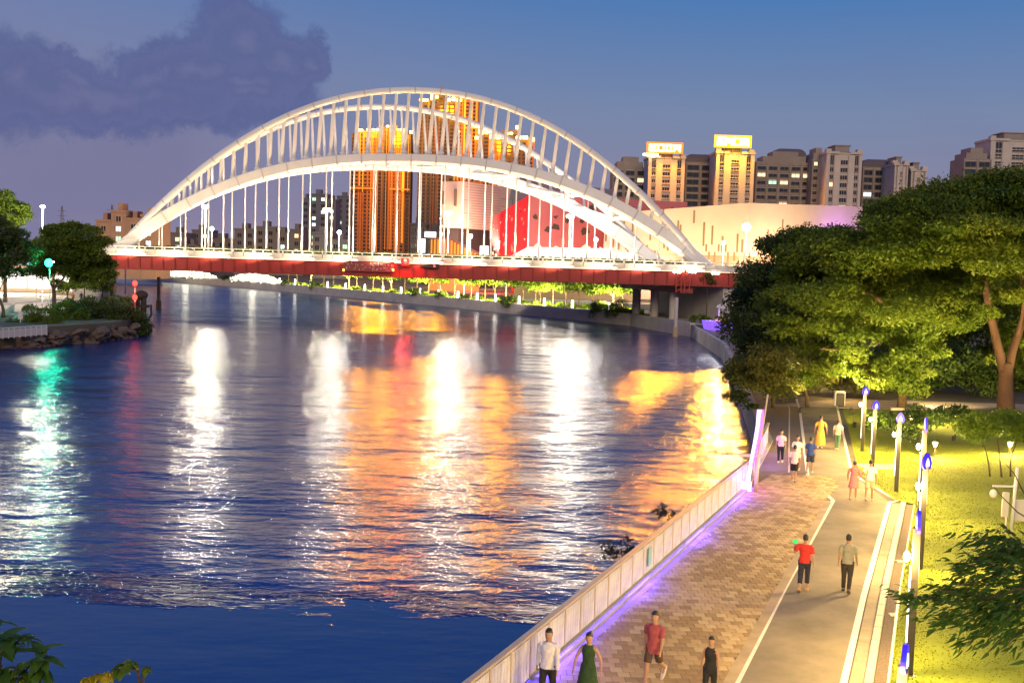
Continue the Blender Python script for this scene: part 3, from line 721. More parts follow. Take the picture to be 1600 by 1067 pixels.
# rooftop signs: strokes of separate glyph shapes on a frame
M_hot = glow('sign_tube_hot', (1, .80, .36), 16); M_hoty = glow('sign_tube_yellow', (1, .78, .20), 26)
M_back = glow('sign_back_orange', (1, .24, .01), 1.7); M_backy = glow('sign_back_yellow', (1, .52, .01), 2.2)
def rooftop_sign(label, u0, u1, v0, v1, Y, m, mb, glyphs, extra=None):
    a, c = far(u0, v0, Y), far(u1, v1, Y); w = c.x - a.x; z1, z0 = a.z, (c.z if True else 0); zm = (far(u1, v0, Y).z + a.z) / 2; zb = (far(u0, v1, Y).z + c.z) / 2; h = zm - zb
    s_ = thing('rooftop_sign', label, 'sign', (a.x, Y, zb))
    b = MB(); b.box(-.9, w + .9, .25, .45, -.8, h + .9); b.build('backing', mb, s_)
    b = MB()
    for i in range(5): x = w * i / 4; b.box(x - .1, x + .1, .46, .7, -3.2, h + .6); b.tube([(x, .6, h * .7), (x, 3.2, -3.0)], .08, 6)
    b.build('frame', mat('dark_metal', (.05, .05, .05), .5), s_)
    n = len(glyphs); cw = w / n
    for i, g_ in enumerate(glyphs):
        b = MB()
        for (x0, y0, x1, y1) in g_: b.box(i * cw + cw * .06 + x0 * cw * .88, i * cw + cw * .06 + x1 * cw * .88, -.1, .2, y0 * h, y1 * h)
        b.build('glyph', m, s_)
    if extra:
        b = MB(); b.box(-1.2, w * .3, -.1, .2, -2.0, -1.0); b.ell((-1.8, 0, -1.5), (.5, .3, .5), 8, 6); b.build('lower_bar', m, s_)
    light('sign_light', 'AREA', (w / 2, -1.2, h / 2), 84000 if extra else 90000, (1, .33, .0) if extra else (1, .41, .0), s_, w, (w / 2, -60, -25), None, h)
    light('sign_wash', 'AREA', (w / 2, -2.5, -.5), 900 if extra else 2600, (1, .42, .05) if extra else (1, .52, .04), s_, w, (w / 2, 1, -9), None, 1)
    return s_
E_ = [(0, .0, .2, 1), (.2, .84, 1, 1), (.2, .42, .9, .58), (.2, 0, 1, .16)]
C_ = [(0, 0, .18, 1), (.18, .82, 1, 1), (.18, 0, 1, .18), (.82, .18, 1, .82)]
T_ = [(.0, .8, 1, 1), (.0, 0, 1, .2), (.15, .2, .3, .8), (.7, .2, .85, .8)]
K_ = [(0, 0, .18, 1), (.82, 0, 1, 1), (.3, .3, .7, .95), (.18, .45, .3, .6), (.7, .45, .82, .6)]
F_ = [(0, .82, 1, 1), (0, .45, 1, .6), (.41, 0, .6, .82), (0, 0, .18, .45), (.82, 0, 1, .45)]
rooftop_sign('smaller glowing orange rooftop sign of white hot characters on narrow tower', 1014, 1064, 226, 237, 449, M_hot, M_back, [E_, C_, T_, K_], True)
rooftop_sign('brightest yellow rooftop sign of white hot characters on wider tower', 1120, 1171, 215, 228, 449, M_hoty, M_backy, [F_, K_, C_, F_])

# ---- orange residential towers far up-river
M_ton = mat('tower_tan', (.33, .13, .045), .8, var=.2, vscale=.15); M_tdk = mat('tower_dark', (.10, .065, .055), .8, var=.2, vscale=.15); M_tpu = mat('tower_slate', (.085, .065, .075), .8, var=.2, vscale=.15)
LED_O = glow('facade_led_orange', (1, .29, .012), .85); LED_B = glow('facade_led_bright', (1, .40, .02), 1.5); LED_D = glow('facade_led_deep', (1, .20, .012), .26)
M_crown = glow('crown_light_amber', (1, .62, .10), 14)
YT = 900.0
def tower(label, u0, u1, vt, segs, bands=(), crowns=(), roof=None):
    p = far(u0, 300, YT); t_ = thing('apartment_tower', label, 'building', (p.x, YT, GB)); ppm = 1700 / YT
    def X(u): return far(u, 300, YT).x - p.x
    def Z(u, v): return far(u, v, YT).z - GB
    for (a, c, v, kind_, y) in segs:
        x0, x1, H = X(a), X(c), Z((a + c) / 2, v)
        mw = {'tan': M_ton, 'dark': M_tdk, 'slate': M_tpu}[kind_]
        b = MB(); b.box(x0, x1, y, y + 22, 0, H); b.build('wall', mw, t_)
        b = MB(); wv = x1 - x0; k = max(1, int(wv / 3.6)); z = 6.0          # window openings of this bay
        while z < H - 3:
            for i in range(k): xx_ = x0 + wv * (i + .5) / k; b.box(xx_ - wv / k * .3, xx_ + wv / k * .3, y - .12, y - .01, z, z + 1.7); b.box(xx_ - wv / k * .38, xx_ + wv / k * .38, y - .7, y - .02, z - .5, z - .2, 1)
            z += 3.1
        kind(b.build('windows', [GLASS_D, mw], t_), 'stuff')
        b = MB(); b.box(x0 - .3, x1 + .3, y - .5, y + 22, H + .01, H + 1.3); b.build('parapet', mw, t_)
    return t_, X, Z
t_, X, Z = tower('broad orange lit tower seen below the arch rib, left of the trio', 547, 640, 205,
    [(547, 553, 210, 'dark', 3), (553, 567, 206, 'tan', 1), (567, 588, 208, 'tan', 0), (588, 606, 200, 'dark', 2.5), (606, 618, 199, 'tan', 1), (618, 632, 205, 'tan', 0), (632, 640, 210, 'dark', 3)])
def leds(spec, y=-1.0, top=206, bot=398):
    for (u, w, m, vt, vb) in spec:
        b = MB(); x0 = X(u); ww = w * YT / 1700; b.box(x0 - ww / 2, x0 + ww / 2, y - .4, y, max(1, Z(u, vb)), Z(u, vt)); b.build('led_strip', m, t_)
leds([(554, 1.2, LED_O, 207, 398), (562, .8, LED_B, 205, 290), (566.5, .8, LED_B, 205, 300), (564, 2.4, LED_D, 300, 398), (574, 1, LED_D, 209, 398), (579, .8, LED_O, 209, 390), (585, .8, LED_D, 209, 398), (590, .8, LED_O, 202, 395),
      (596, .6, LED_D, 202, 398), (603, .7, LED_O, 201, 390), (608, 3.2, LED_D, 202, 390), (613, 2.6, LED_D, 202, 390), (611, .8, LED_O, 202, 390), (619, .8, LED_O, 206, 390), (622, .8, LED_O, 206, 390), (629.5, 3.6, LED_B, 207, 300), (629.5, 3.0, LED_O, 301, 380), (637, .8, LED_O, 212, 300)])
b = MB()
for (a, c) in ((547, 587), (609, 640)): b.box(X(a), X(c), -2.2, -1.5, Z(600, 296.5), Z(600, 294.5))
b.build('led_band', LED_O, t_)
def crowns(spec):
    u0_ = sum(s[0] for s in spec) / len(spec); light('water_glow_fill', 'POINT', (X(u0_), -70, Z(u0_, spec[0][1])), 420000, (1, .35, .0), t_, 5)  # added lamp floating before the tower, gives the water its orange reflection
    for (u, v, w, h) in spec:
        b = MB(); x = X(u); z = Z(u, v); ww = w * YT / 1700 / 2; hh = h * YT / 1700 / 2; b.cbox(x - ww, x + ww, -2.2, -.6, z - hh, z + hh, .25); b.build('crown_lamp', M_crown, t_)
crowns([(561, 204, 9, 3.4), (574, 203.5, 5, 3.4), (582, 203, 4, 2.6), (588, 203, 4, 2.6), (594.5, 194, 3.2, 15), (604, 198, 4, 2.6), (614, 193.5, 3.2, 16), (620, 203, 3, 2.6), (625, 203, 3, 3), (631, 205, 3.6, 5), (641, 207, 5, 4)])
light('crown_wash', 'AREA', (X(595), -14, Z(595, 196)), 90000, (1, .42, .05), t_, 40, (X(595), 0, Z(595, 300)), None, 4)
t_, X, Z = tower('tallest tower, slate dark to the left and orange lit to the right', 651, 745, 150,
    [(651, 672, 158, 'slate', 3), (672, 690, 149, 'slate', 1.5), (690, 708, 155, 'slate', 0), (708, 722, 152, 'tan', 0), (722, 732, 156, 'tan', .8), (732, 744, 156, 'tan', 2)])
leds([(709.5, 2.6, LED_O, 153, 282), (714, 1.2, LED_B, 155, 282), (719.5, 1, LED_O, 153, 282), (723.5, 2.6, LED_B, 156, 240), (727, 1.2, LED_O, 200, 282), (731, 1, LED_O, 158, 282), (735, 2.0, LED_O, 158, 282), (741.5, 2.6, LED_O, 158, 282), (693, .8, LED_O, 158, 178), (700, .6, LED_D, 158, 178), (667, 2, LED_O, 158, 172), (677, .6, LED_D, 170, 395), (684, .5, LED_D, 175, 395)])
b = MB(); b.box(X(722), X(744), -1.9, -1.4, Z(730, 201), Z(730, 199)); b.build('led_band', LED_B, t_)
crowns([(657.5, 157, 10, 4), (664.5, 157, 3, 3), (672, 151, 4, 11), (679, 152, 5, 4), (697, 156.5, 8, 4), (705.5, 155.5, 6, 5), (714, 157, 8, 4), (714.5, 206, 3, 3)])
b = MB(); xx_ = X(685); zz_ = Z(685, 149)
rs = [[(xx_ - q, 6 - q * .6, zz_ + h), (xx_ + q, 6 - q * .6, zz_ + h), (xx_ + q, 6 + q * .6, zz_ + h), (xx_ - q, 6 + q * .6, zz_ + h)] for q, h in ((4.5, 0), (4.5, 2.5), (2.6, 5), (1.2, 6), (.25, 9))]
b.rings(rs); b.build('pinnacle', M_tdk, t_)
t_, X, Z = tower('lowest of the three orange lit towers, nearest the cream hall', 739, 832, 215,
    [(739, 752, 220, 'tan', 1), (752, 764, 212, 'dark', 0), (764, 782, 217, 'tan', 1), (782, 806, 206, 'dark', 2), (806, 820, 217, 'dark', 1), (820, 833, 219, 'tan', 2)])
leds([(741, 2, LED_O, 222, 282), (746, 2.4, LED_O, 222, 282), (750.5, 1.2, LED_B, 222, 282), (763, 2.4, LED_O, 216, 282), (770, .8, LED_D, 220, 282), (778, 1.2, LED_O, 219, 280), (784, 1, LED_O, 219, 260), (824, 3.4, LED_O, 222, 270)])
crowns([(744.5, 216, 9, 4), (747, 203, 3.6, 13), (750, 208, 6, 4), (758, 207.5, 5, 4), (767, 214, 8, 6), (776, 215, 7, 5), (790, 209, 4, 3), (796, 209, 5, 3), (805.5, 199.5, 5, 5), (808, 215.5, 8, 4.5), (818, 215.5, 8, 4.5), (829, 218.5, 7, 5.5)])
# ---- dark mid-rise with lit windows and low blocks up-river
def lowblock(label, u0, u1, vt, Y, m, steps, lit, seed, ww=1.5, dep=14, wh=1.5, fr=M_framed):
    global rb_
    rb_ = random.Random(seed); p = far(u0, 395, Y); t_ = thing('apartment_block', label, 'building', (p.x, Y, GB))
    W_, H_ = ext(u0, u1, vt, Y)
    for (a, c, hf) in steps:
        b = MB(); b.box(W_ * a, W_ * c - .05, 0, dep, 0, H_ * hf); b.build('wall', m, t_)
        b = MB(); b.box(W_ * a - .2, W_ * c + .1, -.3, dep, H_ * hf + .01, H_ * hf + .7); b.build('parapet', m, t_)
        b = MB(); b.box(W_ * (a + (c - a) * .3), W_ * (a + (c - a) * .6), 2, 7, H_ * hf + .71, H_ * hf + 2.8); b.build('roof_house', m, t_)
        k = max(1, int((c - a) * W_ / 3.1))
        for i in range(k): winrow(t_, W_ * (a + (c - a) * (i + .5) / k), -.02, 4, H_ * hf - 2, ww, wh, 3.0, fr, lit, 1)
    return t_
M_mid = mat('block_grey', (.15, .14, .165), .8, var=.1, vscale=.2); M_mid2 = mat('block_taupe', (.17, .135, .125), .8, var=.1, vscale=.2); M_pink = mat('block_terracotta', (.40, .22, .145), .8, var=.12, vscale=.2)
rk = lowblock('grey high rise with many lit windows standing left of the broad orange tower', 471, 524, 305, 520, M_mid, [(0, .22, .94), (.22, .75, 1), (.75, 1, .93)], .28, 5, 1.7)
lowblock('dim slab block squeezed between the grey high rise and broad orange tower', 525, 548, 308, 600, M_mid, [(0, 1, 1)], .12, 6)
lowblock('terracotta apartment block with arched roofs behind the left arch foot', 150, 244, 338, 330, M_pink, [(0, .25, .9), (.25, .5, 1.06), (.5, .75, .94), (.75, 1, 1.0)], .08, 7, 1.5, 14, 1.5, mat('frame_rose', (.5, .3, .2), .7))
lowblock('low dark block with a few cool lit windows behind the left hangers', 246, 308, 366, 420, M_mid2, [(0, .3, .8), (.3, .7, 1), (.7, 1, .7)], .2, 8)
lowblock('dim low block behind the leftmost tall bridge lamp', 300, 366, 362, 460, M_mid2, [(0, .4, 1), (.4, 1, .8)], .10, 9)
lowblock('long low apartment row with lit windows under the left side of the arch', 366, 474, 358, 430, M_mid2, [(0, .3, .96), (.3, .6, 1.02), (.6, .8, .9), (.8, 1, .98)], .22, 10)
lowblock('low block with lit shopfronts right beside the grey high rise base', 488, 546, 366, 400, M_mid, [(0, .5, 1), (.5, 1, .85)], .28, 12)
lowblock('dark low block filling the gap behind the striped pavilion', 640, 692, 352, 420, M_tpu, [(0, .5, 1), (.5, 1, .9)], .12, 13)
for (u, v0, v1, Y, lab) in ((175, 320, 372, 700, 'thin lattice mast rising above the terracotta block'), (289, 332, 372, 800, 'faint lattice pylon standing behind the low dark block'), (97, 322, 372, 900, 'faint lattice pylon rising just above the left trees')):
    p = far(u, v1, Y); tp = far(u, v0, Y); t_ = thing('lattice_mast', lab, 'pylon', (p.x, Y, GB)); b = MB(); h_ = tp.z - GB
    for sx, sy in ((-1, -1), (1, -1), (1, 1), (-1, 1)): b.tube([(sx * h_ * .07, sy * h_ * .07, 0), (sx * .3, sy * .3, h_)], .16, 5)
    for k in range(9):
        z = h_ * k / 9; q = h_ * .07 * (1 - k / 9) + .3; z2 = h_ * (k + 1) / 9; q2 = h_ * .07 * (1 - (k + 1) / 9) + .3
        b.tube([(-q, -q, z), (q2, -q2, z2)], .1, 4); b.tube([(q, -q, z), (-q2, -q2, z2)], .1, 4)
    for k in (.8, .9): b.box(-h_ * .09, h_ * .09, -.15, .15, h_ * k, h_ * k + .3)
    b.build('lattice', mat('steel_grey', (.2, .19, .2), .6), t_)

# ---- culture centre: pale box, red faceted hall, cream hall, glowing canopy, striped pavilion
M_palep = mat('pale_cladding', (.62, .45, .38), .75, var=.06, vscale=.3)
M_redf = mat('red_cladding', (.62, .045, .05), .6, var=.1, vscale=.3); M_redlit = mat('red_cladding_lit', (.64, .17, .155), .6, var=.06, vscale=.3)  # second red is paler: light of the lit interior put into the colour
M_slot = mat('slot_dark', (.10, .07, .05), .8); M_creamf = mat('cream_cladding', (.70, .53, .37), .75, var=.05, vscale=.25)
def poly_hall(parent, name, corners, m, O, thick=None):
    b = MB(); b.rings([[Vector(c) - O for c in ring] for ring in corners]); return b.build(name, m, parent)
Yp = 330.0
O = Vector((far(686, 395, Yp).x, Yp, GB)); ph = thing('exhibition_hall', 'pale pink box hall with horizontal courses and thin slots behind hangers', 'building', O)
a, c = far(686, 284, Yp), far(722, 279, 326); e_p = far(802, 281, 352); zt = a.z - GB; zb = far(690, 356, Yp).z - GB
f1 = [(0, 0), (c.x - O.x, 326 - Yp), (e_p.x - O.x, 352 - Yp), (e_p.x - O.x, 380 - Yp), (0, 375 - Yp)]
b = MB(); b.prism(f1, zb, zt); b.build('wall', M_palep, ph)
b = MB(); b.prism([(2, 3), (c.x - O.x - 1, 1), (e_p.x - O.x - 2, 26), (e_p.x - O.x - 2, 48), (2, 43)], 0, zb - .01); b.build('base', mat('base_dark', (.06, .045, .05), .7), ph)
p1, p2 = Vector((c.x - O.x, 326 - Yp, 0)), Vector((e_p.x - O.x, 352 - Yp, 0)); dd_ = (p2 - p1); ln = dd_.length; dd_.normalize(); nn_ = Vector((dd_.y, -dd_.x, 0))
for k in range(17):                                              # thin brown courses standing proud of the wall
    z = zb + (zt - zb) * (k + .6) / 17.5; b = MB(); x0, x1 = ln * rb_.uniform(0, .25), ln * rb_.uniform(.7, 1)
    q0, q1 = p1 + dd_ * x0 + nn_ * .06, p1 + dd_ * x1 + nn_ * .06
    b.rings([[q0 + Vector((0, 0, z)), q1 + Vector((0, 0, z)), q1 + Vector((0, 0, z + .22)), q0 + Vector((0, 0, z + .22))], [q0 - nn_ * .05 + Vector((0, 0, z)), q1 - nn_ * .05 + Vector((0, 0, z)), q1 - nn_ * .05 + Vector((0, 0, z + .22)), q0 - nn_ * .05 + Vector((0, 0, z + .22))]])
    b.build('course', mat('course_brown', (.42, .27, .22), .8), ph)
for (u, v0, v1) in ((693, 299, 319), (712, 296, 322), (691, 341, 351)):
    q = far(u, v0, Yp - 1.5 - (u - 686) * .08); q2 = far(u, v1, Yp - 1.5 - (u - 686) * .08); b = MB(); b.box(q.x - O.x - .35, q.x - O.x + .35, q.y - O.y - 2, q.y - O.y + 2.6, q2.z - GB, q.z - GB); b.build('slot', M_slot, ph)
light('facade_wash', 'AREA', (14, -19, 13), 36000, (1, .62, .42), ph, 26, (16, 0, 14), None, 2)
light('facade_wash', 'AREA', (36, -4, 12), 16000, (1, .12, .12), ph, 10, (30, 14, 15), None, 2)
Yr = 292.0
O = Vector((far(823, 395, Yr).x, Yr, GB)); rh = thing('concert_hall', 'red faceted hall pierced by leaf shaped openings beneath right part of arch', 'building', O)
A_ = far(823, 305, Yr); Lf = far(766, 342, 318); Rr = far(1074, 318, 318)
zt = A_.z - GB; xl = Lf.x - O.x; xr = Rr.x - O.x
zl = Lf.z - GB; zr = far(1074, 316, 318).z - GB
zlb = far(766, 372, 318).z - GB
b = MB(); b.face([(0, 0, 0), (0, 0, zt), (xl, 26, zl), (xl, 26, zlb), (xl + 7, 22, 0)][::-1]); b.face([(xl, 26, zl), (0, 0, zt), (8, 40, zt), (xl + 9, 60, zl)]); b.face([(xl + 7, 22, 0), (xl, 26, zlb), (xl, 26, zl), (xl + 9, 60, zl), (xl + 9, 60, 0)]); b.build('red_facet', M_redf, rh)
b = MB(); b.face([(0, 0, 0), (xr, 26, 0), (xr, 26, zr), (0, 0, zt)]); b.face([(0, 0, zt), (xr, 26, zr), (xr, 60, zr), (8, 40, zt)]); b.face([(xr, 26, 0), (xr, 60, 0), (xr, 60, zr), (xr, 26, zr)]); b.build('lit_red_facet', M_redlit, rh)
LITP = glow('pierced_glow', (1, .70, .48), 1.25); LITR = glow('pierced_glow_red', (1, .30, .18), .9)
rr = random.Random(21)
def shard(P, du, dv, nrm, s, m, name):
    k = rr.choice((3, 4, 5)); a0 = rr.uniform(0, 6.28); pts = []
    for i in range(k):
        a = a0 + 6.28 * i / k + rr.uniform(-.3, .3); rad = s * rr.uniform(.55, 1.1); pts.append(P + du * math.cos(a) * rad * 1.25 + dv * math.sin(a) * rad)
    b = MB(); b.rings([[p + nrm * .10 for p in pts], [p - nrm * .05 for p in pts]]); b.build(name, m, rh)
du = Vector((xr, 26, 0)).normalized(); nr_ = Vector((du.y, -du.x, 0)); Z1 = Vector((0, 0, 1))
placed = []
for i in range(95):
    f = rr.uniform(.02, .93); z = rr.uniform(3, zt - 1.4)
    if any(abs((f - a) * xr) < 1.9 and abs(z - c) < 1.9 for a, c in placed): continue
    placed.append((f, z)); P = Vector((xr * f, 26 * f, z)); dark = z > zt * .62 or rr.random() < .12
    shard(P, du, Z1, nr_, rr.uniform(.8, 1.6), M_slot if dark else LITP, 'opening')
du2 = Vector((-xl, -26, 0)).normalized(); nr2 = Vector((du2.y, -du2.x, 0))
for i in range(60):
    f = rr.uniform(.04, .97); zmax = zl + (zt - zl) * f; z = rr.uniform(2 + (1 - f) * 4, zmax - 1.5); P = Vector((xl * (1 - f), 26 * (1 - f), z))
    shard(P, du2, Z1, nr2, rr.uniform(.25, .8), rr.choice([LITR, LITP, mat('red_dark', (.3, .02, .02), .6), LITR]), 'opening')
light('facade_wash', 'AREA', (-14, -6, 2), 24000, (1, .16, .12), rh, 14, (-8, 12, 9), None, 2)
light('facade_wash', 'AREA', (20, -18, 7), 10500, (1, .62, .52), rh, 34, (20, 8, 10), None, 2)
# dark hall behind
Yd = 350.0; O = Vector((far(778, 395, Yd).x, Yd, GB)); dh = thing('stage_house', 'dark blue grey stage house between pale box and red hall', 'building', O); w_, h_ = ext(778, 962, 279, Yd)
b = MB(); b.rings([[(0, 0, 0), (w_, 0, 0), (w_, 30, 0), (0, 30, 0)], [(0, 0, h_ - 7), (w_, 0, h_ - 7), (w_, 30, h_ - 7), (0, 30, h_ - 7)], [(4, 2, h_), (w_, 2, h_ - 3), (w_, 30, h_ - 3), (4, 30, h_)]]); b.build('wall', mat('slate_clad', (.09, .10, .135), .6), dh)
b = MB(); [b.box(w_ * i / 9 - .15, w_ * i / 9 + .15, -.15, -.01, 0, h_ - 7) for i in range(1, 9)]; b.build('panel_joint', mat('slate_joint', (.05, .055, .08), .6), dh)
# cream hall
Yc = 262.0; O = Vector((far(1166, 395, Yc).x, Yc, GB)); ch = thing('cream_hall', 'long cream stone hall with thin vertical slots behind right arch foot', 'building', O)
k0, k1, k2_ = far(945, 334, 282), far(1166, 317, Yc), far(1348, 323, 300)
pL = Vector((k0.x - O.x, 20, 0)); pR = Vector((k2_.x - O.x, 38, 0)); zL, zC, zR = k0.z - GB, k1.z - GB, k2_.z - GB
zc0 = far(1100, 398, Yc).z - GB
b = MB(); b.rings([[(pL.x, 20, zc0), (0, 0, zc0), (pR.x, 38, zc0), (pR.x - 5, 80, zc0), (pL.x + 5, 70, zc0)], [(pL.x, 20, zL), (0, 0, zC), (pR.x, 38, zR), (pR.x - 5, 80, zR), (pL.x + 5, 70, zL)]]); b.build('wall', M_creamf, ch)
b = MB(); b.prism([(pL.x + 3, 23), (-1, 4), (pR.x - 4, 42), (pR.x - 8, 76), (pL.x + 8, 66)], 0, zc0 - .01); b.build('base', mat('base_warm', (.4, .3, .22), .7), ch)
du = (Vector((0, 0, 0)) - pL); ln = du.length; du.normalize(); nr_ = Vector((du.y, -du.x, 0))
def slot(P, d, n_, w, z0, z1, par, m, name):
    b = MB(); q0, q1 = P - d * w / 2, P + d * w / 2
    b.rings([[q0 + n_ * .05 + Z1 * z0, q1 + n_ * .05 + Z1 * z0, q1 + n_ * .05 + Z1 * z1, q0 + n_ * .05 + Z1 * z1], [q0 - n_ * .05 + Z1 * z0, q1 - n_ * .05 + Z1 * z0, q1 - n_ * .05 + Z1 * z1, q0 - n_ * .05 + Z1 * z1]]); b.build(name, m, par)
M_slotw = mat('slot_ochre', (.26, .16, .07), .8)
for i in range(46):
    f = (i + .5 + rr.uniform(-.3, .3)) / 46; zc = rr.uniform(3.4, zC - 3.2); hl = rr.uniform(1.2, 3.0)
    slot(pL + du * ln * f, du, nr_, .5, max(zc0 + .8, zc - hl), min(zC - 1.5, zc + hl), ch, M_slotw, 'slot')
du = pR.normalized(); nr_ = Vector((du.y, -du.x, 0))
for i in range(16):
    f = (i + .5 + rr.uniform(-.3, .3)) / 16; zc = rr.uniform(4, zC - 3); hl = rr.uniform(1.2, 3.2)
    slot(pR * f, du, nr_, .6, max(zc0 + .8, zc - hl), min(zR - 1.2, zc + hl), ch, M_slotw, 'slot')
light('facade_wash', 'AREA', (-16, -13, 1), 19000, (1, .66, .36), ch, 36, (-16, 8, 9), None, 2)
light('facade_wash', 'AREA', (12, -6, 1), 23000, (1, .68, .42), ch, 16, (10, 12, 9), None, 2)
light('facade_wash', 'AREA', (34, 20, 14), 5000, (.35, .12, 1), ch, 6, (30, 34, 12), None, 2)
# pavilion / canopy
M_can = glow('canopy_backlit', (1, .93, .84), 1.55)
Yk = 262.0; O = Vector((far(795, 402, Yk).x, Yk, GB)); cn = thing('entrance_canopy', 'overexposed white glowing entrance canopy in front of the red hall', 'canopy', O)
def cx(u, v): q = far(u, v, Yk); return q.x - O.x, q.z - GB
(xa, za), (xb, zb_), (xc, zc_), (xd, zd) = cx(795, 402), cx(825, 386), cx(958, 389), cx(998, 395)
b = MB(); b.rings([[(xa, 0, za - 1), (xa, 0, za), (xb, 0, zb_), (xc, 0, zc_), (xc, 0, za - 1)], [(xa, 14, za - 1), (xa, 14, za), (xb, 14, zb_), (xc, 14, zc_), (xc, 14, za - 1)]]); b.build('backlit_wall', M_can, cn)
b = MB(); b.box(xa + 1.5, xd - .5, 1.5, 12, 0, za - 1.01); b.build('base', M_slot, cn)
b = MB(); b.box(xc + .02, xd, .5, 12, za - 1, zd); b.build('side_wing', M_can, cn)
for u in (878.5, 883): q = cx(u, 399); b = MB(); b.box(q[0] - .12, q[0] + .12, -.1, -.01, q[1] - 1, q[1] + .5); b.build('door_frame', M_slot, cn)
light('canopy_spill', 'AREA', ((xa + xd) / 2, -1.5, 3), 2600, (1, .88, .7), cn, 24, ((xa + xd) / 2, -60, 0), None, 3)
Yv = 300.0; O = Vector((far(672, 402, Yv).x, Yv, GB)); sp_ = thing('striped_pavilion', 'low yellow pavilion with vertical stripes and sloping roof edge', 'pavilion', O)
def sx(u, v): q = far(u, v, Yv); return q.x - O.x, q.z - GB
(x0, z0), (x1, z1), (x2, z2) = sx(672, 373), sx(701, 372.5), sx(750, 399)
b = MB(); b.rings([[(0, 0, 0), (0, 0, z0), (x1, 0, z1), (x2, 0, z2), (x2, 0, 0)], [(0, 8, 0), (0, 8, z0), (x1, 8, z1), (x2, 8, z2), (x2, 8, 0)]]); b.build('wall', mat('ochre_wall', (.16, .10, .03), .8), sp_)
n_ = 15
for i in range(n_):
    x = .3 + (x2 - .8) * i / (n_ - 1); zt_ = z0 + (z1 - z0) * x / x1 if x < x1 else z1 + (z2 - z1) * (x - x1) / (x2 - x1)
    b = MB(); b.box(x - .22, x + .22, -.25, -.01, min(zt_ - .7, z2 - .6), max(.6, zt_ - .2)); b.build('fin', glow('fin_yellow', (1, .52, .03), .55), sp_)
b = MB(); e = .35; b.rings([[(-e, -.6, z0), (x1, -.6, z1), (x2 + e, -.6, z2), (x2 + e, 8.5, z2), (x1, 8.5, z1), (-e, 8.5, z0)], [(-e, -.6, z0 + e), (x1, -.6, z1 + e), (x2 + e, -.6, z2 + e), (x2 + e, 8.5, z2 + e), (x1, 8.5, z1 + e), (-e, 8.5, z0 + e)]]); b.build('roof', mat('roof_dark', (.10, .08, .08), .6), sp_)
def lit_sign(name, label, u0, v0, u1, v1, Y, m, cat='sign', post=True):
    a, c = far(u0, v0, Y), far(u1, v1, Y); w = c.x - a.x; h = a.z - c.z; t_ = thing(name, label, cat, ((a.x + c.x) / 2, Y, GB if post else c.z))
    zb = c.z - (GB if post else c.z); b = MB(); b.cbox(-w / 2, w / 2, -.25, .25, zb, zb + h, .08); b.build('light_box', m, t_)
    b = MB(); b.box(-w / 2 - .1, w / 2 + .1, -.2, .2, zb - .12, zb - .01); 
    if post: b.box(-.15, .15, -.15, .15, 0, zb - .13)
    b.build('frame', M_slot, t_); return t_
lit_sign('light_pillar', 'tall blue white lit pillar beside the striped pavilion', 657, 373, 664, 402, 285, glow('pillar_blue', (.55, .75, 1.0), 3.0), 'light pillar', False)
lit_sign('kiosk_sign', 'small white lit box sign floating above the striped pavilion', 664, 362, 681, 371, 285, glow('sign_white', (.9, .95, 1), 4))
lit_sign('light_box', 'square white lit box at the lower left of the red hall', 750, 384, 763, 402, 285, glow('box_white', (1, .95, .9), 2.2), 'sign', False)
p = far(690, 366, 296); gl_ = thing('globe_lamp', 'single amber globe lamp above the striped pavilion roof', 'lamp', (p.x, 296, GB)); b = MB(); b.ell((0, 0, p.z - GB), (.5, .5, .5), 10, 8); b.build('globe', glow('globe_amber', (1, .6, .12), 5), gl_); b = MB(); b.tube([(0, 0, 0), (0, 0, p.z - GB - .4)], .08, 6); b.build('pole', M_pole, gl_)
# flood lamp in front of the cream hall
p = far(1166, 356, 240); fl_ = thing('plaza_lamp', 'very bright plaza lamp in front of the cream hall beside the trees', 'street lamp', (p.x, 240, GB)); hh_ = p.z - GB
b = MB(); b.tube([(0, 0, 0), (0, 0, hh_)], [.16, .08], 8); b.build('pole', M_pole, fl_); b = MB(); b.ell((0, 0, hh_ + .1), (1.0, .5, .9), 12, 8); b.build('lamp_head', glow('plaza_head', (1, .9, .7), 20), fl_)
light('lamp_light', 'POINT', (0, -1.2, hh_ - .6), 9000, WHITE, fl_, .4)
# ================================================================== TREES AND BANKS
M_bark = mat('bark', (.11, .07, .045), .9, var=.3, vscale=1.5, bump=.6, bscale=9, stretch=(1, 1, .35))
M_barkr = mat('bark_reddish', (.085, .042, .026), .9, var=.25, vscale=1.2, bump=.6, bscale=8, stretch=(1, 1, .35))
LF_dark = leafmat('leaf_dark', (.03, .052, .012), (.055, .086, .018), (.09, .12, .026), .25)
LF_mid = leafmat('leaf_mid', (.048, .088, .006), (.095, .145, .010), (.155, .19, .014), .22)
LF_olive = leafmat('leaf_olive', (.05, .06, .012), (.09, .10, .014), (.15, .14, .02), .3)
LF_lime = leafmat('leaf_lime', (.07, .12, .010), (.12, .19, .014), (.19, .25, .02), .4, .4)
LF_deep = leafmat('leaf_deep', (.022, .046, .010), (.038, .070, .012), (.058, .095, .014), .25)
def pads(c, Rv, n, pr, flat, rng, low=-.25, inner=.25):      # foliage pads spread over and inside a crown hull
    out = []
    while len(out) < n:
        d = rng.normal(size=3); d /= np.linalg.norm(d)
        if d[2] < low: continue
        k = 1.0 if rng.random() > inner else rng.uniform(.35, .9)
        k *= rng.uniform(.86, 1.04)
        s = pr * rng.uniform(.65, 1.35)
        out.append((c[0] + Rv[0] * d[0] * k, c[1] + Rv[1] * d[1] * k, c[2] + Rv[2] * d[2] * k, s, s, s * flat * rng.uniform(.8, 1.2)))
    return out
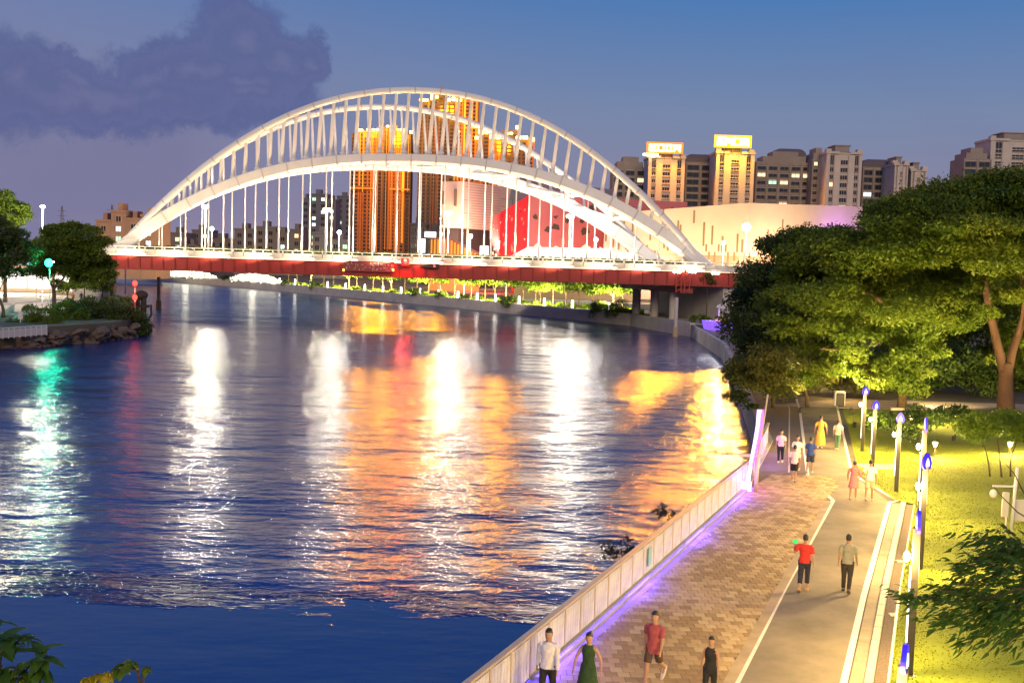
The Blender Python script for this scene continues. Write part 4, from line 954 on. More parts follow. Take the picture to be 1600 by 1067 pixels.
def leaves(P, per, sz, rng, up=.35, asp=.5):
    Cs = []; Ns = []
    for (x, y, z, a, b_, c) in P:
        k = max(8, int(per * a * a)); d = rng.normal(size=(k, 3)); d /= np.linalg.norm(d, axis=1)[:, None]
        d[:, 2] = np.where((d[:, 2] < -.3) & (rng.random(k) < .6), -d[:, 2], d[:, 2])
        rr_ = (.55 + .55 * rng.random(k) ** .6)[:, None]; q = d * rr_ * np.array([a, b_, c]) + np.array([x, y, z])
        q += rng.normal(size=(k, 3)) * .12 * a; Cs.append(q); Ns.append(d)
    C = np.concatenate(Cs); Nn = np.concatenate(Ns); n = len(C)
    st = np.random.get_state
    d = rng.normal(size=(n, 3)) + Nn * .5; d[:, 2] -= .35; d /= np.linalg.norm(d, axis=1)[:, None]
    nr = rng.normal(size=(n, 3)) * .8 + Nn * .8; nr[:, 2] += up * 2
    w = np.cross(d, nr); w /= np.linalg.norm(w, axis=1)[:, None] + 1e-9
    s = (sz * (.55 + .9 * rng.random(n)))[:, None]
    V = np.stack([C - d * s * .5, C + w * s * asp * .5, C + d * s * .5, C - w * s * asp * .5], 1).reshape(-1, 3)
    return V, np.arange(n * 4).reshape(-1, 4)
def tree(name, label, base, limbs, P, per, sz, lm, bark, seed, group=None, up=.35, asp=.5, cat='tree'):
    base = Vector(base); t_ = thing(name, label, cat, base, 0, group)
    for i, (pts, r0, r1) in enumerate(limbs):
        b = MB(); pp_ = [Vector(p) - base for p in pts]
        if len(pp_) > 2:                 # smooth the limb
            q = []; 
            for k in range(len(pp_) - 1):
                a0 = pp_[max(k - 1, 0)]; a1, a2 = pp_[k], pp_[k + 1]; a3 = pp_[min(k + 2, len(pp_) - 1)]
                for s_ in (0, .33, .66): q.append(.5 * ((2 * a1) + (-a0 + a2) * s_ + (2 * a0 - 5 * a1 + 4 * a2 - a3) * s_ ** 2 + (-a0 + 3 * a1 - 3 * a2 + a3) * s_ ** 3))
            q.append(pp_[-1]); pp_ = q
        n_ = len(pp_); b.tube(pp_, [r0 + (r1 - r0) * (k / (n_ - 1)) ** .8 for k in range(n_)], 9); b.build('trunk' if i == 0 else 'limb', bark, t_, True)
    rng = np.random.default_rng(seed); V, Q = leaves(P, per, sz, rng, up, asp); V = V - np.array(base[:])
    obj('crown', npmesh('crown', V, Q, lm), t_); return t_
rg = np.random.default_rng(5)
def fpt(u, v, Y): return tuple(far(u, v, Y))
# big trees on the right bank, from the river bend to the lawn
gt = 'big park trees on the right bank'
c = far(1233, 480, 82)
P = pads(far(1233, 492, 82), (4.1, 5, 5.7), 56, 1.25, .6, rg, -.8, .3)
tree('park_tree', 'dark grey green tree overhanging the river at the bridge end of the bank', (far(1240, 600, 84).x, 84, G),
     [([(c.x + 1.5, 84, G), (c.x + 1.2, 84, 5), (c.x + .4, 83, 9), (c.x, 82, 13)], .42, .1), ([(c.x + 1.2, 84, 5), (c.x - 1.5, 82, 8), (c.x - 3, 81, 10.5)], .22, .05), ([(c.x + 1.2, 84, 5.5), (c.x + 3, 83, 9), (c.x + 3.6, 82, 12)], .2, .05)], P, 560, .25, LF_dark, M_bark, 31, gt)
c = far(1360, 462, 74); P = pads(far(1400, 595, 71.5), (2.6, 1.0, 1.8), 18, .8, .5, rg, -.9, .5) + pads(far(1290, 578, 72), (3.2, 2, 1.5), 24, .75, .5, rg, -.8, .4) + pads(far(1420, 545, 72), (2.6, 1.6, 1.8), 18, .75, .5, rg, -.8, .4) + pads(c, (6.0, 5.5, 4.1), 66, 1.35, .45, rg, -.35, .35) + pads(far(1290, 510, 73), (3.6, 3, 2.6), 26, .9, .4, rg, -.6, .3) + pads(far(1318, 405, 78), (4.2, 4, 2.0), 26, 1.2, .45, rg, -.2, .3)
B_ = at(1408, 640, G)
tree('park_tree', 'mid green spreading tree with a crooked pale limb showing through its crown', B_,
     [([B_, far(1412, 590, 74), far(1405, 545, 73.5), far(1385, 480, 73), far(1345, 452, 73)], .34, .09), ([far(1408, 560, 73.6), far(1440, 500, 75), far(1450, 440, 76)], .18, .05), ([far(1385, 480, 73), far(1392, 440, 74), far(1370, 400, 74)], .12, .04),
      ([far(1392, 500, 73.2), far(1340, 500, 72), far(1300, 520, 71)], .10, .03), ([far(1400, 520, 73.4), far(1345, 545, 71.5), far(1280, 545, 70)], .10, .03)], P, 620, .235, LF_mid, mat('bark_pale', (.11, .068, .034), .9, var=.2, vscale=1.5, bump=.5, bscale=9), 32, gt)
B_ = at(1572, 645, G)
P = pads(far(1482, 478, 71.5), (3.0, 2.0, 2.0), 24, .85, .45, rg, -.8, .4) + pads(far(1590, 545, 77), (2.2, 1.4, 2.2), 14, .9, .5, rg, -.8, .4) + pads(far(1572, 398, 72), (10.4, 6, 4.5), 126, 1.5, .30, rg, -.15, .35) + pads(far(1650, 345, 74), (8.4, 6, 3.2), 40, 1.5, .3, rg, -.2, .3) + pads(far(1475, 392, 70), (4.2, 4, 3.0), 30, 1.25, .32, rg, -.4, .3) + pads(far(1605, 470, 70), (2.6, 2.5, 2.4), 16, 1.0, .4, rg, -.5, .2)
tree('park_tree', 'largest umbrella crowned tree with reddish forked trunk at the lawn edge', B_,
     [([B_, far(1571, 605, 75), far(1572, 580, 75), far(1572, 566, 75)], .62, .40), ([far(1571, 590, 75), far(1562, 555, 75), far(1552, 510, 74.5), far(1540, 450, 74), far(1534, 392, 73)], .38, .2), ([far(1573, 590, 75), far(1580, 555, 75), far(1590, 525, 75), far(1606, 480, 75), far(1640, 400, 76)], .36, .18),
      ([far(1534, 392, 73), far(1500, 350, 72), far(1450, 330, 71)], .2, .05), ([far(1536, 410, 73.2), far(1560, 350, 73), far(1600, 310, 73)], .2, .05), ([far(1590, 525, 75), far(1600, 470, 73), far(1590, 410, 72)], .18, .05)], P, 560, .245, LF_mid, M_barkr, 33, gt, .6)
P = pads(far(1500, 500, 96), (6.5, 5, 6), 60, 1.7, .6, rg, -.9, .3)
B_ = (far(1500, 600, 98).x, 98, G)
tree('park_tree', 'darkest dense tree standing in shade behind the forked trunk', B_, [([B_, (B_[0] + .3, 98, 6), (B_[0], 97, 12)], .4, .1)], P, 320, .34, LF_mid, M_bark, 34, gt)
P = pads(far(1640, 540, 92), (6, 5, 5.5), 50, 1.6, .6, rg, -.9, .3); B_ = (far(1640, 600, 95).x, 95, G)
tree('park_tree', 'dark tree at the frame edge behind the umbrella crown', B_, [([B_, (B_[0], 95, 6), (B_[0], 94, 12)], .4, .1)], P, 320, .34, LF_mid, M_bark, 35, gt)
P = pads(far(1330, 530, 100), (7, 5, 5), 50, 1.6, .6, rg, -.9, .3); B_ = (far(1335, 600, 103).x, 103, G)
tree('park_tree', 'olive tree deep behind the crooked limb above the far path', B_, [([B_, (B_[0], 103, 6), (B_[0], 102, 11)], .35, .1)], P, 320, .34, LF_olive, M_bark, 36, gt)
# low boughs lit from below over the path
P = pads(far(1215, 585, 71), (3.1, 3, 1.7), 34, .85, .4, rg, -.9, .4); B_ = at(1262, 636, G)
tree('park_tree', 'low olive tree with warm lit boughs drooping over the promenade', B_, [([B_, far(1255, 600, 73), far(1225, 570, 72)], .16, .05), ([far(1255, 605, 73), far(1290, 570, 72)], .1, .04), ([far(1250, 595, 72.8), far(1180, 590, 71)], .08, .03)], P, 420, .25, LF_olive, M_bark, 37, gt)
P = pads(far(1168, 598, 73), (1.4, 2, 1.9), 20, .55, .45, rg, -.9, .4); B_ = (far(1196, 650, 74).x + .5, 74, G)
tree('park_tree', 'slim dark tree leaning out over the water beside the lit column', B_, [([B_, (B_[0] - .3, 73.6, 4), (B_[0] - 1.0, 73, 6.2)], .14, .04)], P, 420, .26, LF_dark, M_bark, 38, gt)
P = pads(far(1440, 590, 84), (6, 3, 2.2), 40, 1.1, .55, rg, -.5, .4); B_ = (far(1440, 620, 85).x, 85, G)
tree('shrub_mass', 'broad dark shrub clump behind the pale cross path', B_, [([B_, (B_[0], 85, 3.0)], .12, .04)], P, 300, .30, LF_deep, M_bark, 39, None, cat='shrub')
P = pads(far(1335, 600, 82), (4, 2, 1.5), 24, .9, .55, rg, -.5, .4); B_ = (far(1335, 625, 82).x, 82, G)
tree('shrub_mass', 'warm lit olive shrub clump beside the far path lamp', B_, [([B_, (B_[0], 82, 2.6)], .1, .04)], P, 330, .26, LF_olive, M_bark, 40, None, cat='shrub')
P = pads(far(1465, 668, 58), (3.6, 1.5, .9), 26, .6, .55, rg, -.4, .4); B_ = (far(1465, 690, 58).x, 58, G + .1)
tree('shrub_mass', 'low dark hedge bed on the lawn left of the bright young tree', B_, [([B_, (B_[0], 58, 2.4)], .06, .03)], P, 420, .20, LF_deep, M_bark, 41, None, cat='shrub')
B_ = at(1565, 745, G + .2); P = pads(far(1566, 675, B_.y), (1.9, 1.6, .75), 30, .46, .55, rg, -.5, .4)
tree('young_tree', 'bright yellow green young multi stemmed tree on the lawn', B_, [([B_, far(1562, 715, B_.y), far(1558, 680, B_.y)], .05, .02), ([B_ + Vector((.5, .2, 0)), far(1580, 715, B_.y), far(1592, 680, B_.y)], .04, .02), ([B_ + Vector((-.5, .1, 0)), far(1543, 715, B_.y), far(1535, 685, B_.y)], .04, .02)], P, 700, .17, LF_lime, M_bark, 42)

# ---- left bank
gl = 'trees on the left bank walkway'
B_ = at(84, 486, 2.2); Yb = B_.y
c = far(112, 402, Yb); P = pads(c, (5.2, 4.5, 4.6), 62, 1.25, .6, rg, -.55, .3) + pads(far(150, 425, Yb), (2.4, 2.4, 2.4), 14, 1.0, .6, rg, -.6, .2)
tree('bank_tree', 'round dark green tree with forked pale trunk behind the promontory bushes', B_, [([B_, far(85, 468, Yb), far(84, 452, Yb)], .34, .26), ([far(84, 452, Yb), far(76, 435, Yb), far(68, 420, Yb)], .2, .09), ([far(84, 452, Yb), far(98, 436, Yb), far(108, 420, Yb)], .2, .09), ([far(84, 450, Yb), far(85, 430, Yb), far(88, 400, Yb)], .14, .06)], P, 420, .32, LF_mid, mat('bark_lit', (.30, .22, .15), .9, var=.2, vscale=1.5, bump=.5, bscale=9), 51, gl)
B_ = at(6, 496, 2.2); Yb = B_.y; P = pads(far(-6, 400, Yb), (4.2, 4, 4.4), 48, 1.1, .6, rg, -.6, .3)
tree('bank_tree', 'dark tree cut by the left frame edge with a leaning thin trunk', B_, [([B_, far(4, 478, Yb), far(-6, 455, Yb), far(-10, 420, Yb)], .24, .1), ([far(-4, 460, Yb), far(8, 435, Yb)], .1, .04)], P, 300, .36, LF_dark, M_bark, 52, gl)
Yb = 170; B_ = (far(8, 460, Yb).x, Yb, 2.2); P = pads(far(2, 335, Yb), (4.6, 4, 3.2), 40, 1.1, .6, rg, -.6, .3) 
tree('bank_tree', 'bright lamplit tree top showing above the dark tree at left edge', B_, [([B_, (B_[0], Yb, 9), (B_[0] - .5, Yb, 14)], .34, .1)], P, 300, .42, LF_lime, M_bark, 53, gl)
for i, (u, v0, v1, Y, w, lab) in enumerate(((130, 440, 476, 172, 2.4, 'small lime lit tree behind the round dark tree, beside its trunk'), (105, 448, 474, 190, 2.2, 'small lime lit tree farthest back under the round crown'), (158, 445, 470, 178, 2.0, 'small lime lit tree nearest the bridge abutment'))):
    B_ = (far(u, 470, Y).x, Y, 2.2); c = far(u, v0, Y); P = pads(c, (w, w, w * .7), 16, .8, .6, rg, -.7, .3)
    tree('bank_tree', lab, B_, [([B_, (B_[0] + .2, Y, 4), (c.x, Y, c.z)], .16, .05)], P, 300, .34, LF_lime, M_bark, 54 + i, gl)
bl = ['leftmost rounded bush of the promontory beside the white stair', 'second rounded bush from the white stair on the promontory', 'third rounded bush from the white stair on the promontory', 'middle bush of the promontory trailing toward the water', 'tall bright topped bush left of the red and white marker', 'bush trailing over the tip of the promontory', 'low dark bush at the waterline under the promontory tip']
for i, (u, v, Y, rx, rz) in enumerate(((62, 500, 131, 2.6, 1.5), (98, 496, 137, 2.4, 1.7), (128, 492, 142, 2.5, 1.8), (155, 494, 140, 2.6, 2.2), (178, 483, 147, 2.2, 1.9), (200, 502, 142, 2.0, 1.7), (214, 508, 143.5, 1.2, 1.3))):
    Y -= 2; v += 6; c = far(u, v, Y); P = pads(c, (rx * 1.15, 1.8, rz * 1.25), 32, .75, .7, rg, -.9, .35); b_ = (c.x, Y, 2.0 if i < 6 else .3)
    tree('bush', bl[i], b_, [([b_, (c.x, Y, c.z)], .08, .03)], P, 330, .26, LF_mid if i in (4, 1, 0) else LF_dark, M_bark, 60 + i, 'bushes on the promontory', cat='bush')
# rough stone slope under the bushes
b = MB(); rr = random.Random(4)
stone = kind(bpy.data.objects.new('stone_revetment', None), 'structure'); COL.objects.link(stone)
M_rub = mat('rubble', (.12, .085, .065), .9, var=.35, vscale=.8, bump=.6, bscale=5)
rk_me = []
for k in range(4):
    b = MB(); rs = []
    for j in range(4):
        t0 = (-1, -.45, .5, 1)[j]; rad = math.sqrt(max(.05, 1 - t0 * t0)); rs.append([(rad * math.cos(6.28 * i / 7) * rr.uniform(.8, 1.15), rad * math.sin(6.28 * i / 7) * rr.uniform(.8, 1.15), t0 * .7) for i in range(7)])
    b.rings(rs); rk_me.append(b.mesh('stone', M_rub))
for i in range(150):
    k = rr.random() * 5.99; a = bank_l[2 + int(k) if int(k) < 6 else 7]; c2 = bank_l[3 + int(k)]; f = k - int(k)
    o = obj('stone', rr.choice(rk_me), stone, (a[0] + (c2[0] - a[0]) * f + rr.uniform(-.3, .9), a[1] + (c2[1] - a[1]) * f + rr.uniform(-.6, .3), rr.uniform(-.2, 1.5)))
    o.scale = [rr.uniform(.4, 1.0)] * 2 + [rr.uniform(.35, .7)]; o.rotation_euler = (rr.uniform(-.4, .4), rr.uniform(-.4, .4), rr.uniform(0, 6))
# landing wall, white fence, stair
kind(wall_along('landing_wall', [(-60, 116.2), (-53.2, 121.6)], -2, 1.25, 1.2, mat('brown_stone', (.16, .10, .08), .9, var=.3, vscale=.8, bump=.5, bscale=4)), 'structure')
fa, fb_ = at(-14, 531, 1.3), at(73, 524, 1.3); wf = thing('white_fence', 'short white panel fence on the brown landing wall at left edge', 'fence', fa); dv = fb_ - fa; ln = dv.length; dn = dv.normalized()
pm = MB(); pm.box(.04, ln / 10 - .04, -.03, .03, .1, 1.0); pme = pm.mesh('panel', M_deck); ps = MB(); ps.box(-.04, .04, -.05, .05, 0, 1.12); psm = ps.mesh('post', M_white)
rz_ = math.atan2(dn.y, dn.x)
for i in range(11):
    o = obj('post', psm, wf, dn * (ln * i / 10)); o.rotation_euler.z = rz_
    if i < 10: o = obj('panel', pme, wf, dn * (ln * i / 10)); o.rotation_euler.z = rz_
b = MB(); b.tube([(0, 0, 1.12), dn * ln + Vector((0, 0, 1.12))], .05, 6); b.build('rail', M_white, wf)
s0, s1 = at(4, 512, 1.3), at(36, 487, 2.4); st = thing('bank_stair', 'white sided stair climbing the left bank beside the bushes', 'stair', s0); dv = s1 - s0; dv.z = 0; ln = dv.length; dn = dv.normalized(); n_ = Vector((dn.y, -dn.x, 0))
for i in range(7): 
    b = MB(); q = dn * (ln * i / 7); b.rings([[q - n_ + Z1 * (-1), q + n_ - Z1, q + n_ + Z1 * (.17 * i + .17), q - n_ + Z1 * (.17 * i + .17)], [q + dn * (ln / 7) - n_ - Z1, q + dn * (ln / 7) + n_ - Z1, q + dn * (ln / 7) + n_ + Z1 * (.17 * i + .17), q + dn * (ln / 7) - n_ + Z1 * (.17 * i + .17)]]); b.build('step', M_conc2, st)
for sd in (-1.1, 1.1):
    b = MB(); q = n_ * sd; b.rings([[q - n_ * .06, q + n_ * .06, q + n_ * .06 + Z1 * 1.1, q - n_ * .06 + Z1 * 1.1], [q + dn * ln - n_ * .06 + Z1 * 1.1, q + dn * ln + n_ * .06 + Z1 * 1.1, q + dn * ln + n_ * .06 + Z1 * 2.2, q + dn * ln - n_ * .06 + Z1 * 2.2]]); b.build('side_panel', M_deck, st)
# small white notice post, marker pole, machine at the tip
def post_sign(name, label, u, v0, v1, zb, wv, hv, m, Yadd=0, cat='sign'):
    p = at(u, v0, zb); t_ = thing(name, label, cat, p); h = far(u, v1, p.y).z - zb; b = MB(); b.tube([(0, 0, 0), (0, 0, h - hv)], .06, 8); b.build('post', M_pole, t_); b = MB(); b.cbox(-wv / 2, wv / 2, -.04, .04, h - hv, h, .02); b.build('plate', m, t_); return t_
post_sign('notice_post', 'small white square notice on a post above the white fence', 32, 516, 488, 1.3, .55, .8, M_deck)
post_sign('notice_post', 'thin white post standing among the promontory bushes', 162, 484, 469, 2.6, .22, .5, M_deck)
p = at(211, 500, 2.0); hh_ = far(213, 443, p.y).z - 2.0; mk = thing('marker_pole', 'red and white banded navigation pole with two red lamps', 'marker', p)
for i in range(8): b = MB(); b.tube([(0, 0, hh_ * i / 8), (0, 0, hh_ * (i + 1) / 8)], .13, 8); b.build('band', mat('band_red', (.5, .04, .03), .5) if i % 2 else M_white, mk)
for z in (hh_ * .62, hh_): b = MB(); b.ell((0, -.1, z), (.32, .3, .36), 10, 7); b.build('lamp', glow('marker_red', (1, .03, .02), 7), mk); light('lamp_light', 'POINT', (0, -.8, z), 45, (1, .05, .03), mk, .2)
p = at(221, 500, 1.6); dm = thing('dolphin_mooring', 'dark timber and steel mooring dolphin at the promontory tip', 'mooring', p); M_tm = mat('timber_dark', (.05, .035, .025), .9, var=.3, vscale=2); hh_ = far(222, 457, p.y).z - 1.6
for sx_, sy_ in ((-.5, 0), (.1, .3), (.5, -.3)): b = MB(); b.tube([(sx_, sy_, -3.4), (sx_, sy_, hh_ * .8)], .28, 9); b.build('pile', M_tm, dm)
b = MB(); b.ell((0, 0, hh_ * .9), (.9, .8, .65), 10, 7); b.build('fender', M_tm, dm); b = MB(); b.box(-.9, .9, -.6, .6, hh_ * .45, hh_ * .55); b.build('crosshead', M_tm, dm)
b = MB(); b.tube([(.6, 0, hh_ * .5), (1.3, 0, hh_ * .55), (1.35, 0, hh_ * .2), (.8, 0, 0)], .14, 7); b.build('ring', M_tm, dm)
for (u, v0, v1, lab, w_) in ((248, 482, 433, 'pale concrete gauge post standing in the river below the bridge', .42), (1055, 526, 465, 'pale leaning timber post in the water by the right pier', .38)):
    p = at(u, v0, 0); hh_ = far(u, v1, p.y).z; t_ = thing('river_post', lab, 'post', (p.x, p.y, 0)); b = MB(); b.tube([(0, 0, -3), (0, 0, hh_ * .25)], w_ * 1.2, 10); b.build('sleeve', mat('sleeve_ochre', (.45, .33, .2), .8), t_); b = MB(); b.tube([(0, 0, hh_ * .25), (0, 0, hh_)], w_ * .75, 10); b.build('shaft', M_conc2, t_)
# traffic light, banner, street lamp, hoarding, guard rail on the left bank
p = at(66, 478, 2.2); hh_ = far(68, 323, p.y).z - 2.2; lp = thing('street_lamp', 'tall bright street lamp rising above the trees on left bank', 'street lamp', p); b = MB(); b.tube([(0, 0, 0), (0, 0, .6), (0, 0, .61), (.15, 0, hh_)], [.16, .14, .1, .06], 8); b.build('pole', M_pole, lp, True)
b = MB(); b.ell((.15, 0, hh_), (.4, .3, .2), 12, 6); b.build('lamp_head', M_bulb, lp); light('lamp_light', 'POINT', (.2, -.3, hh_ - .5), 9000, (1, .9, .7), lp, .3)
p = at(78, 497, 2.2); tl = thing('traffic_light', 'green glowing signal light in front of the round dark tree', 'traffic light', p); hh_ = far(78, 411, p.y).z - 2.2
b = MB(); b.tube([(0, 0, 0), (0, 0, hh_ + .6)], .07, 8); b.build('pole', M_pole, tl); b = MB(); b.cbox(-.22, .22, -.2, .1, hh_ - .6, hh_ + .6, .04); b.build('housing', mat('dark_metal', (.05, .05, .05), .5), tl)
b = MB(); b.ell((0, -.3, hh_), (.5, .2, .5), 12, 8); b.build('green_lens', glow('signal_green', (.02, 1, .55), 14), tl); b = MB(); b.ell((.55, -.2, hh_ + .15), (.14, .1, .14), 8, 6); b.build('side_lens', glow('signal_white', (.8, .9, 1), 6), tl)
light('lamp_light', 'POINT', (0, -.9, hh_), 1000, (.01, 1, .55), tl, .25)
p = at(52, 478, 2.2); bn_ = thing('street_banner', 'pale blue white street banner hanging below the dark crowns', 'banner', p); z0, z1 = far(50, 424, p.y).z - 2.2, far(50, 400, p.y).z - 2.2
b = MB(); b.tube([(.5, 0, 0), (.5, 0, z1 + .3)], .06, 8); b.build('pole', M_pole, bn_); b = MB(); b.box(-.9, .4, -.02, .02, z0, z1); b.build('cloth', glow('banner_lit', (.62, .70, .9), .8), bn_); b = MB(); b.box(-.55, .1, -.035, -.021, z0 + .5, z1 - .5); b.build('print', mat('banner_grey', (.25, .28, .36), .7), bn_)
p0, p1 = far(-60, 430, 205), far(80, 430, 205); hd = thing('lit_shopfront', 'long overexposed white lit shopfront behind the left bank trees', 'building', (p0.x, 205, 2.2)); w_ = p1.x - p0.x; h_ = far(30, 424, 205).z - 2.2
b = MB(); b.box(-20, w_, .3, 14, 0, h_ + 1.2); b.build('wall', M_creamf, hd)
for i in range(8): b = MB(); b.box(-20 + (w_ + 20) * i / 8 + .25, -20 + (w_ + 20) * (i + 1) / 8 - .25, .05, .29, .9, h_); b.build('shop_window', glow('shopfront_light', (1, .93, .82), 2.6), hd)
light('shop_spill', 'AREA', (w_ / 2, -.4, 2.4), 20000, (1, .88, .60), hd, 26, (w_ / 2, -40, -4), None, 3)
p0, p1 = far(84, 440, 200), far(128, 440, 200); h2 = thing('lit_shopfront', 'short bright lit shopfront seen between trunks near the abutment', 'building', (p0.x, 200, 2.2)); w_ = p1.x - p0.x; h_ = far(100, 432, 200).z - 2.2
b = MB(); b.box(0, w_, .3, 10, 0, h_ + 1); b.build('wall', M_creamf, h2)
for i in range(3): b = MB(); b.box(w_ * i / 3 + .2, w_ * (i + 1) / 3 - .2, .05, .29, .9, h_); b.build('shop_window', glow('shopfront_light', (1, .93, .82), 2.6), h2)
light('shop_spill', 'AREA', (w_ / 2, -.4, 2.6), 3500, (1, .86, .62), h2, 9, (w_ / 2, -40, -3), None, 2)
kind(sheet_('left_walkway', [(-120, 150), (-62, 139), (-55, 138), (-54, 146), (-60, 160), (-70, 176), (-78, 188), (-120, 205)], 2.1, 2.215, mat('pale_paving', (.5, .42, .33), .85, var=.12, vscale=.6)), 'structure')
g0, g1 = at(-5, 478, 2.2), at(128, 466, 2.2); gr = thing('guard_rail', 'dark thin vertical bar railing along the left bank walkway', 'railing', g0); dv = g1 - g0; ln = dv.length; dn = dv.normalized(); bm_ = MB(); bm_.box(-.02, .02, -.02, .02, 0, 1.05); bme = bm_.mesh('bar', mat('rail_grey', (.22, .2, .19), .5))
for i in range(int(ln / .35)): obj('bar', bme, gr, dn * (i * .35))
for z in (.12, 1.06): b = MB(); b.tube([(0, 0, z), dn * ln + Vector((0, 0, z))], .035, 6); b.build('rail', mat('rail_grey', (.22, .2, .19), .5), gr)
p = at(172, 463, 2.2); kb_ = thing('ticket_booth', 'small pale booth in front of the left bridge abutment', 'booth', p); b = MB(); b.cbox(-.9, .9, -.8, .8, 0, 2.6, .06); b.build('body', M_deck, kb_); b = MB(); b.box(-1.1, 1.1, -1, 1, 2.61, 2.75); b.build('roof', M_white, kb_); b = MB(); b.box(-.4, .4, -.86, -.805, 1.0, 1.9); b.build('window', mat('booth_blue', (.08, .14, .3), .3), kb_)
p = at(196, 460, 2.2); pl3 = thing('column_lamp', 'slim white column standing at the left bridge abutment', 'column', p); hh_ = far(196, 405, p.y).z - 2.2; b = MB(); b.tube([(0, 0, 0), (0, 0, hh_ - .2)], .14, 10); b.build('shaft', M_white, pl3); b = MB(); b.cbox(-.28, .28, -.28, .28, hh_ - .2, hh_ + .2, .04); b.build('capital', M_white, pl3)

# ---- far right bank seen beneath the bridge
def bank_pt(k):      # along the far bank polyline
    P_ = bank_r[6:17]; k = max(0, min(len(P_) - 1.001, k)); i = int(k); f = k - i; return Vector((P_[i][0] + (P_[i + 1][0] - P_[i][0]) * f, P_[i][1] + (P_[i + 1][1] - P_[i][1]) * f, 0))
def ubank(u, vadd=0, inl=2.5):      # point of the bank top under picture column u
    best = min((abs((lambda p: 800 + 0)(0) - 0) + abs(_proj(bank_pt(k / 40)) - u), k / 40) for k in range(0, 400)); q = bank_pt(best[1]); d = Vector((q.x, q.y, 0)).normalized(); return q + d * inl
def _proj(q):
    w = Vector((q.x, q.y, -HC)); c_ = w.dot(_fw); return 800 + F * w.dot(_r) / c_
M_lb = glow('bollard_light', (1, .95, .85), 16)
bb_ = None
ORD = 'first second third fourth fifth sixth seventh eighth ninth tenth eleventh twelfth thirteenth fourteenth fifteenth sixteenth seventeenth eighteenth nineteenth twentieth twenty-first twenty-second twenty-third twenty-fourth twenty-fifth twenty-sixth twenty-seventh twenty-eighth twenty-ninth thirtieth'.split()
us = [437, 462, 486, 513, 540, 569, 597, 626, 655, 684, 714, 744, 775, 811, 850, 893, 952]
for i, u in enumerate(us):
    q = ubank(u, 0, 3.0)
    if bb_ is None:
        bb_ = thing('bollard_light', 'white glowing bollard light in the row along the far bank lawn', 'bollard light', group='bollard lights along the far bank')
        b = MB(); b.tube([(0, 0, 0), (0, 0, .35)], .14, 8); b.build('base', M_slot, bb_); b = MB(); b.tube([(0, 0, .35), (0, 0, 1.75)], .17, 8); b.build('tube', M_lb, bb_); o = bb_
    else: o = copy_tree(bb_)
    o['label'] = f'{ORD[i]} from the left of the white glowing bollard lights on the far bank'
    o.location = (q.x, q.y, G)
    if i % 2 == 0:
        dq = Vector((q.x, q.y, 0)).normalized(); p_ = q + dq * .6; light('lamp_light', 'AREA', (p_.x, p_.y, G + 2.4), 9000, (1, .86, .36), None, 3.0, (p_ + dq * 9 + Vector((0, 0, G + 1.2))), None, .3)
rg2 = np.random.default_rng(77); proto = []
for k in range(3):
    P = pads((0, 0, 3.9), (2.3, 2.3, 1.7), 18, 1.0, .6, rg2, -.7, .3)
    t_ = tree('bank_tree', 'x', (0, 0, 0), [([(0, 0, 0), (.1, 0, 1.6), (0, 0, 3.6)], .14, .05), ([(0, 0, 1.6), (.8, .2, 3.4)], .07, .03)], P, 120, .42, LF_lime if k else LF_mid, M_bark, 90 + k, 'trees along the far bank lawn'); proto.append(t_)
used = set(); tl_ = list(range(452, 992, 18))
for i, u in enumerate(tl_):
    q = ubank(u + rg2.uniform(-5, 5), 0, 8.5 + rg2.uniform(-2, 4)); k = i % 3
    lab = f'{ORD[i]} from the left of the small lamplit trees on the far bank lawn'
    o = proto[k] if k not in used else copy_tree(proto[k]); used.add(k); o['label'] = lab
    o.location = (q.x, q.y, G); o.rotation_euler.z = rg2.uniform(0, 6); s = rg2.uniform(1.05, 1.4); o.scale = (s, s, s)
g = []
for k in range(0, 120): pass
nb_ = 30000; kk = RNG.random(nb_) * 7.0 + .8; pts_ = np.array([bank_pt(k)[:2] for k in kk]); dirs = pts_ / np.linalg.norm(pts_, axis=1)[:, None]; inl = 3.5 + RNG.random(nb_) * 14; xy = pts_ + dirs * inl[:, None]
C = np.stack([xy[:, 0], xy[:, 1], G + RNG.random(nb_) * (.25 + .5 * (np.sin(kk * 25) > .2))], 1); V, Q = cards(C, np.full(nb_, .5)); kind(obj('ground_cover', npmesh('ground_cover', V, Q, LF_lime)), 'stuff')
sb = [(352, 1.2, 'dark round shrub between the two glowing flower beds and lawn'), (448, 1.1, 'dark shrub at the far bank edge, leftmost on the lawn wall'), (490, 1.4, 'second dark shrub on the far lawn wall'), (648, 1.6, 'pair sized dark shrub overhanging the far wall below the dark service box'), (690, 1.3, 'dark shrub on the far wall below the tall dark tower'), (725, 1.0, 'smaller dark shrub on the far wall left of the reflected lamps'), (793, 1.7, 'largest dark shrub drooping over the far wall'), (935, 1.6, 'green shrub drooping over the wall left of the concrete stair'), (965, 1.9, 'green shrub nearest the right pier platform')]
for i, (u, s, lab) in enumerate(sb):
    q = ubank(u, 0, .6); P = pads((q.x, q.y, G + .5), (s, s, s * .75), 12, s * .5, .75, rg2, -.8, .3); tree('shrub', lab, (q.x, q.y, G - .02), [([(q.x, q.y, G - .02), (q.x, q.y, G + .5)], .05, .03)], P, 260, .3, LF_dark if i < 7 else LF_mid, M_bark, 110 + i, None, cat='shrub')
